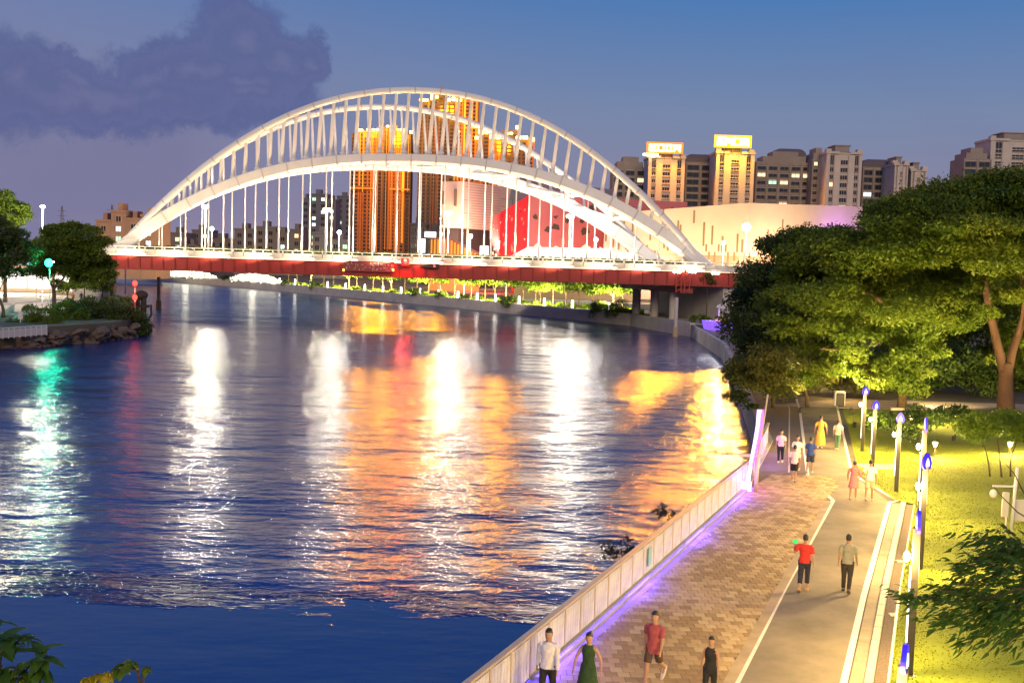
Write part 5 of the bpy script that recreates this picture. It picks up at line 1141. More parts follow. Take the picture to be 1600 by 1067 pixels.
# glowing flower beds far up the bank, with white letters beside them
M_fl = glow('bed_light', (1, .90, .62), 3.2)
for i, (ua, ub, lab) in enumerate(((256, 334, 'leftmost glowing white flower bed on the far bank slope'), (362, 437, 'right hand glowing white flower bed on the far bank slope'))):
    qa, qb = ubank(ua, 0, 1.5), ubank(ub, 0, 1.5); t_ = thing('flower_bed', lab, 'flower bed', ((qa.x + qb.x) / 2, (qa.y + qb.y) / 2, G)); n_ = 1500; f = rg2.random(n_); hgt = np.sin(np.clip(f * 3.1, 0, 3.1)) ** .6 * 2.2 + .3
    C = np.stack([qa.x + (qb.x - qa.x) * f - t_.location.x + rg2.normal(size=n_) * .5, qa.y + (qb.y - qa.y) * f - t_.location.y + rg2.normal(size=n_) * .8, rg2.random(n_) * hgt], 1)
    V, Q = cards(C, np.full(n_, .7), asp=.8); mi = (rg2.random(n_) < .22).astype(np.int32); kind(obj('blossom', npmesh('blossom', V, Q, [M_fl, LF_lime], mi=mi), t_), 'stuff')
    b = MB(); dv = (qb - qa) / 2; b.rings([[(-dv.x, -dv.y - 1, -.1), (-dv.x, -dv.y + 1, -.1), (-dv.x, -dv.y + 1, .15), (-dv.x, -dv.y - 1, .15)], [(dv.x, dv.y - 1, -.1), (dv.x, dv.y + 1, -.1), (dv.x, dv.y + 1, .15), (dv.x, dv.y - 1, .15)]]); b.build('soil_bed', M_soil, t_)
    light('bed_glow', 'POINT', (0, -3, 3), 500, (1, .9, .65), t_, 1.0)
for (u, txt, lab) in ((242, 'LA', 'faint white letters standing on the bank left of the glowing bed'), (303, 'You', 'faint white letters standing between the two glowing flower beds')):
    q = ubank(u, 0, .4); cu = bpy.data.curves.new('letters', 'FONT'); cu.body = txt; cu.size = 2.6; cu.extrude = .1; cu.align_x = 'CENTER'; o = bpy.data.objects.new('bank_letters', cu); COL.objects.link(o); o.location = (q.x, q.y, G); o.rotation_euler = (R(90), 0, 0); cu.materials.append(M_deck); bpy.context.view_layer.update(); me_ = bpy.data.meshes.new_from_object(o); bpy.data.objects.remove(o); o = obj('bank_letters', me_, None, (q.x, q.y, G)); o.rotation_euler = (R(90), 0, 0); tag(o, lab, 'letters')
# landing platform, concrete stair, awning boat stage by the right pier
b = MB(); q = bank_pt(0); kind(sheet_('pier_platform', [(20.5, 195), (28.5, 171), (36, 172), (30, 198)], -2, 2.0, M_conc), 'structure')
s0, s1 = at(1092, 487, G), far(1120, 462, 175); stt = thing('concrete_stair', 'pale concrete stair climbing from right bank to bridge deck', 'stair', (s0.x, 178, G)); hh_ = 3.6
for i in range(12):
    b = MB(); b.box(i * .36, i * .36 + .36, -1.4, 1.4, 0, hh_ * (i + 1) / 12); b.build('step', M_conc2, stt)
for y in (-1.55, 1.55): b = MB(); b.rings([[(0, y - .1, 0), (0, y + .1, 0), (0, y + .1, 1.1), (0, y - .1, 1.1)], [(4.4, y - .1, hh_), (4.4, y + .1, hh_), (4.4, y + .1, hh_ + 1.1), (4.4, y - .1, hh_ + 1.1)], [(7.5, y - .1, hh_), (7.5, y + .1, hh_), (7.5, y + .1, hh_ + 1.1), (7.5, y - .1, hh_ + 1.1)]]); b.build('side_wall', M_conc2, stt)
b = MB(); b.box(4.33, 7.5, -1.4, 1.4, 0, hh_ + .002); b.build('landing', M_conc2, stt)
p = at(1107, 520, .6); w_ = far(1145, 512, p.y).x - p.x; p = far(1105, 512, 158); w_ = 3.6; bt = thing('lit_stage', 'small purple lit stage on the bank edge under the dark tree', 'stage', (p.x, 158, G)); b = MB()
b.rings([[(0, 0, .0), (0, 3, .0), (-.3, 3.2, 1.3), (-.3, -.2, 1.3)], [(w_, 0, .0), (w_, 3, .0), (w_ + .6, 3.2, 1.3), (w_ + .6, -.2, 1.3)]]); b.build('hull', glow('hull_violet', (.26, .12, 1), 1.1), bt)
b = MB(); b.box(w_ * .45, w_ * .95, .6, 2.4, 1.301, 1.5); b.build('deck_box', glow('deck_orange', (1, .35, .08), 1.2), bt)
for x in (.5, .92): b = MB(); b.tube([(w_ * x, 1.0, 1.3), (w_ * x, 1.0, 3.2)], .08, 6); b.build('canopy_post', M_white, bt)
b = MB(); b.rings([[(w_ * .45, .2, 3.2), (w_ * .45, 2.6, 3.2), (w_ * .55, 2.2, 3.7), (w_ * .55, .6, 3.7)], [(w_ * .98, .2, 3.2), (w_ * .98, 2.6, 3.2), (w_ * .9, 2.2, 3.7), (w_ * .9, .6, 3.7)]]); b.build('canopy', M_deck, bt)
light('barge_glow', 'POINT', (w_ / 2, -1.2, 1.6), 500, (.45, .2, 1), bt, .4)
P = pads(far(1093, 503, 172), (1.8, 1.4, .9), 12, .6, .7, rg2, -.6, .3); b_ = (far(1093, 503, 172).x, 172, G); tree('bush', 'bright lime bush at the foot of the concrete stair', b_, [([b_, (b_[0], 172, 2.6)], .05, .03)], P, 300, .28, LF_lime, M_bark, 131, cat='bush')
P = pads(far(1106, 440, 178), (1.5, 1.3, 1.1), 12, .6, .8, rg2, -.7, .3); b_ = (far(1106, 440, 178).x, 178, G); tree('young_tree', 'small green treetop beside the near right arch foot', b_, [([b_, (b_[0], 178, 7.8)], .1, .04)], P, 300, .3, LF_mid, M_bark, 132)
for (u, v, Y, m, lab) in ((1084, 456, 196, glow('shop_cyan', (.2, .8, 1), 2.5), 'small cyan lit sign under the right end of the bridge'), (1058, 487, 196, glow('shop_green', (.4, 1, .4), 3), 'tiny green lit sign beside the leaning timber post'), (1079, 480, 194, glow('shop_cream', (1, .9, .65), 1.6), 'cream lit kiosk front under the right end of the bridge')):
    p = far(u, v, Y); t_ = thing('lit_sign', lab, 'sign', (p.x, Y, G)); h = p.z - G; b = MB(); b.cbox(-.6, .6, -.15, .15, max(.3, h - .6), h + .6, .05); b.build('light_box', m, t_); b = MB(); b.tube([(0, 0, 0), (0, 0, max(.3, h - .6))], .08, 6); b.build('post', M_pole, t_)
for (u, v, lab) in ((1058, 425, 'left of the two white work lamp clusters on the right girder end'), (1082, 425, 'right hand white work lamp cluster on the right girder end'), (1118, 427, 'white lamp cluster beyond the arch foot beside the dark tree')):
    p = far(u, v, 176.5); t_ = thing('work_lamp', lab, 'lamp', p)
    for k in range(3): b = MB(); b.ell(((k - 1) * .45, 0, 0), (.22, .2, .2), 8, 6); b.build('bulb', glow('work_white', (1, .95, .85), 12), t_)
    b = MB(); b.box(-.8, .8, .0, .12, -.32, -.22); b.build('bracket', M_slot, t_)
for (u, lab) in ((1059, 'left red steel scaffold mast clamped to the right girder end'), (1072, 'right red steel scaffold mast clamped to the right girder end')):
    q = onface(u, 440); t_ = thing('scaffold_mast', lab, 'scaffold', (q.x, q.y - 1.0, 6.6)); b = MB()
    for sx_ in (-.4, .4): b.tube([(sx_, 0, 0), (sx_, 0, 4.0)], .09, 6)
    for k in range(5): b.tube([(-.4, 0, .2 + k * .8), (.4, 0, .6 + k * .8)], .06, 5)
    b.build('frame', mat('scaffold_red', (.5, .09, .04), .5), t_)
# ================================================================== PROMENADE FURNITURE
M_rail = mat('rail_champagne', (.58, .46, .30), .4, metal=.3); M_pan = mat('panel_white', (.60, .58, .62), .45, var=.2, vscale=1.6)
M_ledb = glow('led_blue', (.13, .08, 1), 2.4); M_ledv = glow('led_violet', (.62, .45, 1), 3.0)
fence = thing('riverside_fence', 'long white panelled railing with champagne rail along the river edge of promenade', 'railing', fp(0))
SP = 1.12; f_rz = math.atan2(FD.y, FD.x)
pb = MB(); pb.box(.06, SP - .06, -.016, .016, .10, .98); pb.box(.05, SP - .05, -.02, .02, .985, 1.01); pb.box(.05, SP - .05, -.02, .02, .07, .095)
for k in range(5): pb.box(.06 + (SP - .12) * (k + 1) / 6 - .008, .06 + (SP - .12) * (k + 1) / 6 + .008, -.024, -.017, .1, .98)
panm = pb.mesh('panel', M_pan)
pb = MB(); pb.cbox(-.035, .035, -.03, .03, 0, 1.08, .006); pb.box(-.08, .08, -.08, .08, 0, .02); postm = pb.mesh('post', M_rail)
lb = MB(); lb.box(.08, SP - .08, -.06, -.04, .03, .05); ledm = lb.mesh('led_strip', M_ledb)
i0, i1 = -9, 22
for i in range(i0, i1 + 1):
    q = FD * (i * SP)
    o = obj('post', postm, fence, q); o.rotation_euler.z = f_rz
    if i < i1:
        o = obj('panel', panm, fence, q); o.rotation_euler.z = f_rz
        o = obj('led_strip', ledm, fence, q); o.rotation_euler.z = f_rz
        if i % 2 == 0: light('led_glow', 'AREA', FD * ((i + 1) * SP) + FN * .2 + Vector((0, 0, .26)), 24 if (i // 2) % 3 else 90, (.045, .025, 1), fence, 2.24, FD * ((i + 1) * SP) + FN * .42 + Vector((0, 0, -.05)), None, .08, 125)
Mx = Matrix.Rotation(f_rz, 4, 'Z')
b = MB(); b.box(i0 * SP, i1 * SP + .03, -.07, .07, 1.085, 1.15, 0, Mx); b.build('top_rail', M_rail, fence)
b = MB(); b.box(i0 * SP, i1 * SP, -.18, .12, -.12, .028, 0, Mx); b.build('plinth', M_conc, fence)
# small wall plates on the fence: teal information plate
ip = fp(9.4, .09, G + .62); o = thing('info_plate', 'small teal plate fixed on the inner face of the riverside railing', 'sign', ip); o.rotation_euler.z = f_rz
b = MB(); b.cbox(-.16, .16, -.012, .012, -.28, .28, .004); b.build('plate', mat('plate_teal', (.25, .48, .46), .5), o)
# second fence stretch beyond the gap, towards the trees
f2 = thing('riverside_fence', 'distant violet lit stretch of railing beyond the lit column', 'railing', (11.1, 48.8, G)); d2 = Vector((14.1 - 11.1, 58.8 - 48.8, 0)); l2_ = d2.length; d2.normalize(); z2 = math.atan2(d2.y, d2.x)
for i in range(int(l2_ / SP) + 1):
    o = obj('post', postm, f2, d2 * (i * SP)); o.rotation_euler.z = z2
    if i < int(l2_ / SP): o = obj('panel', panm, f2, d2 * (i * SP)); o.rotation_euler.z = z2
b = MB(); b.box(0, l2_, -.07, .07, 1.085, 1.15, 0, Matrix.Rotation(z2, 4, 'Z')); b.build('top_rail', M_rail, f2)
light('violet_glow', 'POINT', Vector((1.6, 3.2, .9)), 80, (.22, .06, 1), f2, .3)
light('violet_glow', 'POINT', Vector((2.6, 6.2, .9)), 80, (.40, .06, 1), f2, .3)
# lit sail column: two curved LED blades on a pale mast
B_ = at(1166, 768, G); Yb = B_.y
sc = thing('light_sculpture', 'tall curved violet and white lit blade column at the railing gap', 'light sculpture', B_)
def bl(pts, w, mname, m):
    b = MB(); rs = []
    for (u, v) in pts:
        q = far(u, v, Yb) - B_; rs.append([(q.x - w / 2, -.05, q.z), (q.x + w / 2, -.05, q.z), (q.x + w / 2, .05, q.z), (q.x - w / 2, .05, q.z)])
    b.rings(rs); return b.build(mname, m, sc)
bl([(1167, 768), (1170, 745), (1175, 715), (1180, 690), (1184, 665), (1186, 640)], .15, 'lit_blade', glow('blade_white', (.62, .50, 1), 2.2))
bl([(1175, 730), (1180, 705), (1185, 685), (1189, 660), (1191, 640)], .12, 'lit_blade', glow('blade_violet', (.52, .06, 1), 4.0))
bl([(1171, 735), (1176, 706), (1181, 680), (1186, 652), (1188.5, 640)], .07, 'lit_blade', glow('blade_cyan', (.35, .75, 1), 3.0))
bl([(1166, 769), (1166.5, 752)], .42, 'lit_base', glow('base_violet', (.62, .48, 1), 2.4))
b = MB(); b.tube([(.42, .1, 0), (.45, .1, 1.55), (.46, .1, 1.56), (.75, .1, 4.2)], [.09, .09, .05, .04], 10); b.build('mast', mat('mast_tan', (.5, .4, .28), .5), sc, True)
b = MB(); b.box(-.35, .6, .04, .16, 1.5, 1.62); b.build('bracket', mat('mast_tan', (.5, .4, .28), .5), sc)
light('blade_glow', 'POINT', (-.1, -.5, .8), 45, (.55, .12, 1), sc, .3); light('blade_glow', 'POINT', (.9, .6, 1.6), 60, (.45, .06, 1), sc, .3)
B_ = at(1160, 757, G); o = thing('rescue_box', 'crimson lit box standing in the railing gap beside the lit column', 'box', B_)
b = MB(); b.cbox(-.28, .28, -.2, .2, .08, .62, .03); b.build('case', mat('case_crimson', (.55, .02, .10), .4), o); b = MB(); [b.box(sx_ - .04, sx_ + .04, -.15, .15, 0, .079) for sx_ in (-.2, .2)]; b.build('foot', M_slot, o); b = MB(); b.box(-.3, .3, -.22, .22, .621, .66); b.build('lid', mat('lid_crimson', (.4, .02, .08), .4), o)
light('box_glow', 'POINT', (.1, -.6, .5), 22, (1, .05, .4), o, .15)
for (u, v, s, lab) in ((966, 856, .42, 'larger dark shrub sprouting outside the railing over the water'), (1040, 802, .34, 'smaller dark shrub sprouting outside the railing, further along')):
    tt_ = None
    q = at(u, v, G + .45); P = [(q.x + rg2.uniform(-s, s) * 1.1, q.y + rg2.uniform(-s, s), q.z + rg2.uniform(-.5, .6) * s, s * .5, s * .5, s * .4) for _ in range(10)]
    tree('shrub', lab, (q.x + .35, q.y - .3, .9), [([(q.x + .35, q.y - .3, .9), (q.x + .1, q.y, q.z)], .03, .012)], P, 420, .17, leafmat('leaf_violet_dark', (.012, .016, .02), (.025, .035, .03), (.04, .06, .04), .5), M_bark, 140 + int(u), cat='shrub')

# ---- park lamps: dark mast with an LED edge, a lamp pod and an oval blue emblem
M_mast = mat('mast_bronze', (.035, .028, .024), .5); M_ledw = glow('mast_led', (1, .93, .82), 2.6); M_pod = glow('pod_lamp', (1, .80, .48), 40)
M_ovb = glow('oval_blue', (.05, .02, .95), 1.0); M_ovw = glow('oval_core', (.55, .70, 1), 2.6)
def drop(cx, cz, w, h, n=20, k=.35):
    return [(cx + w * math.sin(6.2832 * i / n) * (1 - k * math.cos(6.2832 * i / n)) , cz + h * math.cos(6.2832 * i / n)) for i in range(n)]
def park_lamp(label):
    t_ = thing('park_lamp', label, 'lamp post', (0, 0, 0), 0, 'park lamps in the row along the running path')
    b = MB(); b.cbox(-.085, .085, -.065, .065, 0, 3.18, .01); b.build('mast', M_mast, t_)
    b = MB(); b.box(-.15, .15, -.13, .13, 0, .03); b.build('base_plate', M_mast, t_)
    b = MB(); b.box(-.118, -.087, -.05, .05, .72, 2.36); b.build('led_strip', M_ledw, t_)
    b = MB(); b.tube([(-.06, 0, 2.50), (-.17, 0, 2.52)], .03, 6); b.build('arm', M_mast, t_)
    b = MB(); b.ell((-.20, 0, 2.55), (.075, .075, .11), 12, 8); b.build('lamp_pod', M_pod, t_, True)
    e = thing('oval_emblem', 'x', 'x'); 
    for k_ in ('label', 'category'): del e[k_]
    e.parent = t_; e.location = (0.02, 0, 3.30)
    b = MB(); b.rings([[(x, y, z) for x, z in drop(0, 0, .165, .25)] for y in (-.04, .04)]); b.build('rim', M_ovb, e)
    b = MB(); b.rings([[(x, y, z) for x, z in drop(0, -.03, .065, .14, 16, .6)] for y in (-.055, .055)]); b.build('core', M_ovw, e)
    return t_, e
lampspec = [(1347, 705, 632, 0.2, 'farthest park lamp of the row, beside the far path bend'), (1363, 730, 655, 0.15, 'second farthest park lamp, close in front of the farthest one'), (1400, 768, 679, -0.1, 'park lamp with the clearest round blue emblem above lawn edge'),
            (1437, 815, 698, 1.45, 'park lamp half hidden behind the mast in front, emblem seen edge on'), (1437, 893, 760, .55, 'park lamp with tilted blue emblem standing before the hidden one'), (1420, 1055, 870, 1.40, 'nearest park lamp at bottom right, its dark mast crossed by branch')]
pl0 = None
for i, (u, v, vl, erz, lab) in enumerate(lampspec + [(None, 17.5, None, 1.2, 'park lamp just below the lower frame edge, nearer than the one crossed by branch'), (None, 9.5, None, .3, 'park lamp closest to the viewing footbridge, below the frame')]):
    if pl0 is None: pl0, _e = park_lamp(lab); o = pl0
    else: o = copy_tree(pl0, label=lab)
    if u is None: yb = v; B_ = Vector((l2(yb) + 1.7, yb, G)); s = 1.0
    else: B_ = at(u, v, G); s = (far(u, vl, B_.y).z - G) / 2.55
    o.location = B_ ; o.scale = (1, 1, s); o.rotation_euler.z = -.35 + (0.1 * (i % 2))
    for ch in o.children:
        if ch.name.startswith('oval'): ch.rotation_euler.z = erz + .2
    light('lamp_light', 'POINT', (B_.x + .6, B_.y - .2, G + 2.2 * s), 560, (1, .72, .17), None, .12)
    light('lamp_light', 'POINT', (B_.x - .42, B_.y - .1, G + 2.62 * s), 1350 if i < 4 else 1650, WARM, None, .12)
# bollard and spike lights on the lawn
def small_lamp(name, label, u, v, vt, Y=None, col=(1, .70, .30), p=60, grp=None, head=.13):
    B_ = at(u, v, G + .15); B_.z = lawn_h(B_.x, B_.y) if B_.y < 74 else G + .02
    h_ = max(.35, far(u, vt, B_.y).z - B_.z); t_ = thing(name, label, 'garden light', B_, 0, grp)
    b = MB(); b.tube([(0, 0, 0), (0, 0, h_)], [.04, .03], 7); b.build('stake', M_mast, t_)
    b = MB(); b.rings([[(r_ * math.cos(6.283 * i / 10), r_ * math.sin(6.283 * i / 10), z) for i in range(10)] for r_, z in ((head * .5, h_), (head, h_ + head * 1.6), (head * .9, h_ + head * 1.9))]); b.build('lamp_head', glow('garden_head', (1, .74, .34), 9), t_)
    light('lamp_light', 'POINT', (0, -.25, h_ + .3), p, col, t_, .1); return t_
small_lamp('garden_light', 'small conical garden light on the lawn right of the lamp row', 1460, 712, 698, None, (1, .68, .18), 1500)
small_lamp('garden_light', 'small garden light under the bright young tree', 1577, 712, 698, None, (1, .68, .18), 1500)
small_lamp('garden_light', 'low garden light at left end of the pale cross path edging', 1424, 662, 656, None, WARM, 260)
small_lamp('garden_light', 'low garden light in the middle of the pale cross path edging', 1457, 662, 657, None, WARM, 260)
small_lamp('garden_light', 'brightest low garden light on the pale cross path edging', 1492, 660, 652, None, WARM, 300)
small_lamp('path_light', 'slim post light beside the far path under the drooping boughs', 1314, 622, 583, None, WARM, 500, None, .16)
small_lamp('path_light', 'farther slim post light glimpsed above the far path light', 1311, 600, 567, None, WARM, 400, None, .16)
small_lamp('path_light', 'post light glimpsed through the boughs over the promenade', 1240, 604, 566, None, WARM, 400, None, .16)
# warm uplights at the feet of the park trees; those facing a crown are added to brighten it
for i, (u, v, tgt, p, lab) in enumerate(((1360, 652, (1350, 440, 72), 6000, 'ground uplight below the crooked limbed tree'), (1500, 655, (1470, 380, 72), 7000, 'ground uplight left of the reddish forked trunk'), (1250, 645, (1210, 560, 71), 4000, 'ground uplight under the drooping boughs'), (1640, 655, (1620, 430, 73), 4000, 'ground uplight right of the reddish forked trunk'),
                                         (1330, 645, (1290, 500, 73), 9000, 'ground uplight beside the far path bend'), (1335, 668, (1320, 470, 76), 4500, 'added ground uplight on the lawn verge facing the spreading crowns'), (1470, 641, (1490, 500, 96), 9000, 'added ground uplight behind the pale cross path facing the shaded dense tree'), (1490, 690, (1480, 400, 74), 13000, 'added ground uplight on the lawn facing the umbrella crown'))):
    q = at(u, v, G + .02); q.z = G + .02; t_ = thing('uplight', lab, 'garden light', q)
    b = MB(); b.tube([(0, 0, 0), (0, 0, .12)], .1, 8); b.build('base', M_mast, t_); b = MB(); b.tube([(0, 0, .13), (0, -.03, .34)], [.09, .11], 10); b.build('lamp_head', M_mast, t_)
    light('beam', 'SPOT', (0, -.04, .5), p, (1, .72, .28), t_, .15, Vector(far(*tgt)) - q, 100)
# bin, white sign frame with hanging lamp
B_ = at(1311, 634, G); o = thing('litter_bin', 'small square litter bin beside the far path light', 'bin', B_); b = MB(); b.cbox(-.3, .3, -.25, .25, .05, .85, .03); b.build('body', M_mast, o); b = MB(); b.box(-.34, .34, -.29, .29, .95, 1.02); b.build('lid', M_white, o); b = MB(); [b.box(x - .03, x + .03, -.2, .2, .0, .95) for x in (-.32, .32)]; b.build('frame', M_white, o)
B_ = at(1578, 842, G + .1); B_.z = lawn_h(B_.x, B_.y); Yb = B_.y
o = thing('post_frame', 'white post with side arm and hanging lamp beside pale boards at right edge', 'post', B_)
def lc(u, v, Y=None): q = far(u, v, Y or Yb) - B_; return q
b = MB(); b.tube([(0, 0, -.1), lc(1590, 730)], .055, 10); b.build('post', M_white, o, True)
b = MB(); b.tube([lc(1586, 760), lc(1551, 759)], .04, 8); b.build('arm', M_white, o); b = MB(); q = lc(1552, 771); b.ell(q, (.13, .13, .16), 12, 8); b.build('hanging_lamp', mat('lamp_frost', (.75, .72, .68), .4), o)
b = MB(); q = lc(1575, 770); q2 = lc(1574, 808); b.cbox(q.x - .12, q.x + .12, .1, .2, q2.z, q.z, .02); b.build('narrow_board', M_deck, o)
b = MB(); q = lc(1590, 782); q2 = lc(1590, 815); b.cbox(q.x - .02, q.x + 1.1, .15, .23, q2.z, q.z, .02); b.build('wide_board', M_deck, o)
b = MB(); q = lc(1599, 815); b.tube([(q.x + .9, .19, -.1), (q.x + .9, .19, q.z)], .04, 8); q = lc(1575, 808); b.tube([(q.x, .15, -.1), (q.x, .15, q.z)], .03, 8); b.build('leg', M_white, o)

# ================================================================== PEOPLE
SKIN = mat('skin', (.36, .20, .125), .55); HAIR = mat('hair', (.016, .012, .010), .5); SHOE = mat('shoe', (.55, .48, .40), .6); SHOED = mat('shoe_dark', (.05, .045, .04), .6); EYE = mat('eye', (.015, .012, .01), .3); LIP = mat('lip', (.32, .11, .09), .5)
def cloth(n, c): return mat('cloth_' + n, c, .85, var=.1, vscale=9, bump=.25, bscale=22)
def ring(c, rx, ry, n=14, yaw=0.0):
    return [(c[0] + rx * math.cos(6.2832 * i / n) * math.cos(yaw) - ry * math.sin(6.2832 * i / n) * math.sin(yaw), c[1] + rx * math.cos(6.2832 * i / n) * math.sin(yaw) + ry * math.sin(6.2832 * i / n) * math.cos(yaw), c[2]) for i in range(n)]
def remesh(o, vox, fold=0):
    md = o.modifiers.new('skin', 'REMESH'); md.mode = 'VOXEL'; md.voxel_size = vox; md.use_smooth_shade = True
    if fold:
        if 'folds' not in bpy.data.textures: tx = bpy.data.textures.new('folds', 'CLOUDS'); tx.noise_scale = .10; tx.noise_depth = 2
        dm_ = o.modifiers.new('folds', 'DISPLACE'); dm_.texture = bpy.data.textures['folds']; dm_.texture_coords = 'LOCAL'; dm_.strength = fold; dm_.mid_level = .5
    sm_ = o.modifiers.new('relax', 'SMOOTH'); sm_.factor = .5; sm_.iterations = 1
PCOUNT = [0]
def person(loc, face, h, label, top, bottom, kind_b='trousers', sleeve='short', hair='short', stride=.5, ph=1, arms=(None, None), female=False, long_top=0.0, shoes=None, bag=None):
    """face: heading angle of the body's forward axis (0 = +Y), a = stride amount, ph = which leg leads."""
    t_ = thing('person', label, 'person', loc, face)
    H = h; sh = (.102 if female else .114) * H; hip = .052 * H; zs = .815 * H; zh = .515 * H
    a = stride * .42
    legs = []
    for sd in (-1, 1):
        s = sd * ph; th = a * s                            # thigh swing: + forwards
        hp = Vector((sd * hip, 0, zh)); kn = hp + Vector((sd * .004, math.sin(th) * .245 * H, -math.cos(th) * .245 * H))
        sb = th - (.12 + (.55 * stride if s < 0 else .08)); an = kn + Vector((0, math.sin(sb) * .235 * H, -math.cos(sb) * .235 * H))
        legs.append([hp, kn, an, sd, sb if s < 0 else 0.0])
    dz = min(l[2].z for l in legs) - .042 * H              # drop so that the lower foot touches the ground
    for l in legs:
        for q in l[:3]: q.z -= dz
    zoff = -dz
    def Z(f): return f * H + zoff
    arm = []
    for k, sd in enumerate((-1, 1)):
        S = Vector((sd * sh * .93, 0, Z(.805))); sw = -a * sd * ph * .8
        if arms[k] is None:
            E2 = S + Vector((sd * (.075 if 'dress' in kind_b else .03) * H, math.sin(sw) * .175 * H, -math.cos(sw) * .172 * H)); Wp = E2 + Vector((sd * .012 * H, math.sin(sw + .3) * .145 * H, -math.cos(sw + .3) * .145 * H))
        else: E2 = S + Vector(arms[k][0]) * H; Wp = E2 + Vector(arms[k][1]) * H
        arm.append((S, E2, Wp, sd))
    b = MB(); w = .92 if female else 1.0
    prof = [(.455, .070, .055), (.49, .092 * (1.06 if female else 1), .066), (.53, .094 * (1.04 if female else 1), .064), (.58, .084 * w, .056), (.625, .077 * w, .052), (.68, .088 * w, .060), (.735, .098 * w, .066), (.785, .104 * w, .056), (.815, .088 * w, .045), (.832, .052, .038), (.85, .033, .034), (.885, .031, .033)]
    b.rings([ring((0, 0, Z(f)), x * H, y * H) for f, x, y in prof])
    hz = Z(.932)
    b.rings([ring((0, .008 * H + dy_ * H, hz + z * H), x * H, y * H) for z, x, y, dy_ in ((-.066, .016, .018, .016), (-.058, .028, .034, .010), (-.035, .040, .048, .004), (0, .0455, .056, 0), (.03, .045, .056, -.003), (.052, .034, .042, -.006), (.064, .014, .018, -.008))])
    b.tube([(0, .056 * H, hz + .012 * H), (0, .068 * H, hz - .012 * H), (0, .056 * H, hz - .016 * H)], [.005 * H, .0095 * H, .006 * H], 6)
    for sd in (-1, 1): b.ell((sd * .046 * H, -.002 * H, hz - .006 * H), (.007 * H, .012 * H, .018 * H), 6, 5)
    for (S, E2, Wp, sd) in arm:
        b.tube([S + Vector((-sd * .03 * H, 0, -.028 * H)), S + Vector((-sd * .008 * H, 0, -.014 * H)), S.lerp(E2, .35), E2, E2.lerp(Wp, .3), Wp], [.026 * H, .0295 * H, .027 * H, .022 * H, .0225 * H, .0145 * H], 9)
        d = (Wp - E2).normalized(); x = Vector((0, 1, 0)) if abs(d.y) < .8 else Vector((0, 0, 1)); wv = (x - d * x.dot(d)).normalized(); nv = d.cross(wv)
        p1 = Wp + d * .045 * H; b.tube([Wp - d * .01 * H, Wp + d * .015 * H, p1], [.0145 * H, .019 * H, .020 * H], 8, 0, .55, nv)
        for k in range(4):                                 # four fingers, slightly curled, and a thumb
            o_ = (k - 1.5) * .0095 * H; ln = (.034, .042, .040, .031)[k] * H; q0 = p1 + wv * o_ - d * .006 * H; q1 = q0 + d * ln * .5 + nv * sd * .003 * H; q2 = q1 + d * ln * .42 - nv * sd * .010 * H
            b.tube([q0, q1, q2], [.0056 * H, .0052 * H, .0042 * H], 6)
        q0 = Wp + d * .012 * H + wv * .014 * H; b.tube([q0, q0 + (d * .6 + wv * .7) * .026 * H, q0 + (d * .95 + wv * .35) * .045 * H], [.0072 * H, .0062 * H, .0048 * H], 6)
    for hp, kn, an, sd, roll in legs:
        b.tube([hp + Vector((0, 0, .03 * H)), hp, hp.lerp(kn, .4), kn, kn.lerp(an, .3), an], [.056 * H, .054 * H, .046 * H, .033 * H, .033 * H, .021 * H], 10)
        b.tube([an + Vector((0, -.012 * H, -.012 * H)), an + Vector((0, .03 * H, -.024 * H + roll * .03 * H)), an + Vector((0, .088 * H, -.032 * H + roll * .12 * H))], [.022 * H, .024 * H, .016 * H], 8, 0, .8)
    o = b.build('body', SKIN, t_, True); remesh(o, .0105)
    # eyes, mouth
    b = MB(); [b.ell((sd * .018 * H, .0535 * H, hz + .006 * H), (.0065 * H, .004 * H, .004 * H), 7, 5) for sd in (-1, 1)]; b.build('eye', EYE, t_)
    b = MB(); b.ell((0, .0555 * H, hz - .033 * H), (.013 * H, .004 * H, .004 * H), 8, 5); b.build('mouth', LIP, t_)
    # hair
    b = MB()
    rs = []
    for z, x, y, dy_ in ((-.03, .030, .022, -.036), (-.01, .047, .034, -.026), (.016, .0485, .044, -.016), (.034, .049, .0575, -.004), (.056, .044, .052, -.008), (.072, .031, .038, -.009), (.082, .010, .013, -.010)): rs.append(ring((0, dy_ * H + .006 * H, hz + z * H), x * H, y * H))
    b.rings(rs)
    if hair == 'long': b.tube([(0, -.035 * H, hz + .03 * H), (0, -.052 * H, hz - .04 * H), (0, -.058 * H, hz - .12 * H)], [.04 * H, .044 * H, .026 * H], 10, 0, .6, (1, 0, 0))
    if hair == 'tail': b.tube([(0, -.05 * H, hz + .02 * H), (0, -.085 * H, hz - .01 * H), (0, -.075 * H, hz - .07 * H)], [.016 * H, .02 * H, .008 * H], 8)
    if hair == 'bun': b.ell((0, -.05 * H, hz + .055 * H), (.028 * H, .028 * H, .026 * H), 10, 8)
    o = b.build('hair', HAIR, t_, True); remesh(o, .014)
    # top
    M1, M2 = cloth(*top), cloth(*bottom)
    b = MB(); e = .009 * H
    lowf = .50 - long_top
    pr = [(lowf, .109, .088), (.53, .108, .083), (.58, .098 * w, .072), (.625, .090 * w, .064), (.68, .098 * w, .070), (.735, .107 * w, .075), (.785, .106 * w, .066), (.815, .084 * w, .054), (.837, .050, .044)]
    if kind_b == 'dress': pr = [(.30, .150, .125), (.36, .138, .112), (.43, .122, .096), (.50, .109, .083)] + pr[1:]
    if kind_b == 'longdress': pr = [(.10, .165, .15), (.22, .155, .135), (.34, .142, .115), (.45, .120, .094)] + pr[1:]
    b.rings([ring((0, 0, Z(f)), x * H, y * H, 16) for f, x, y in pr])
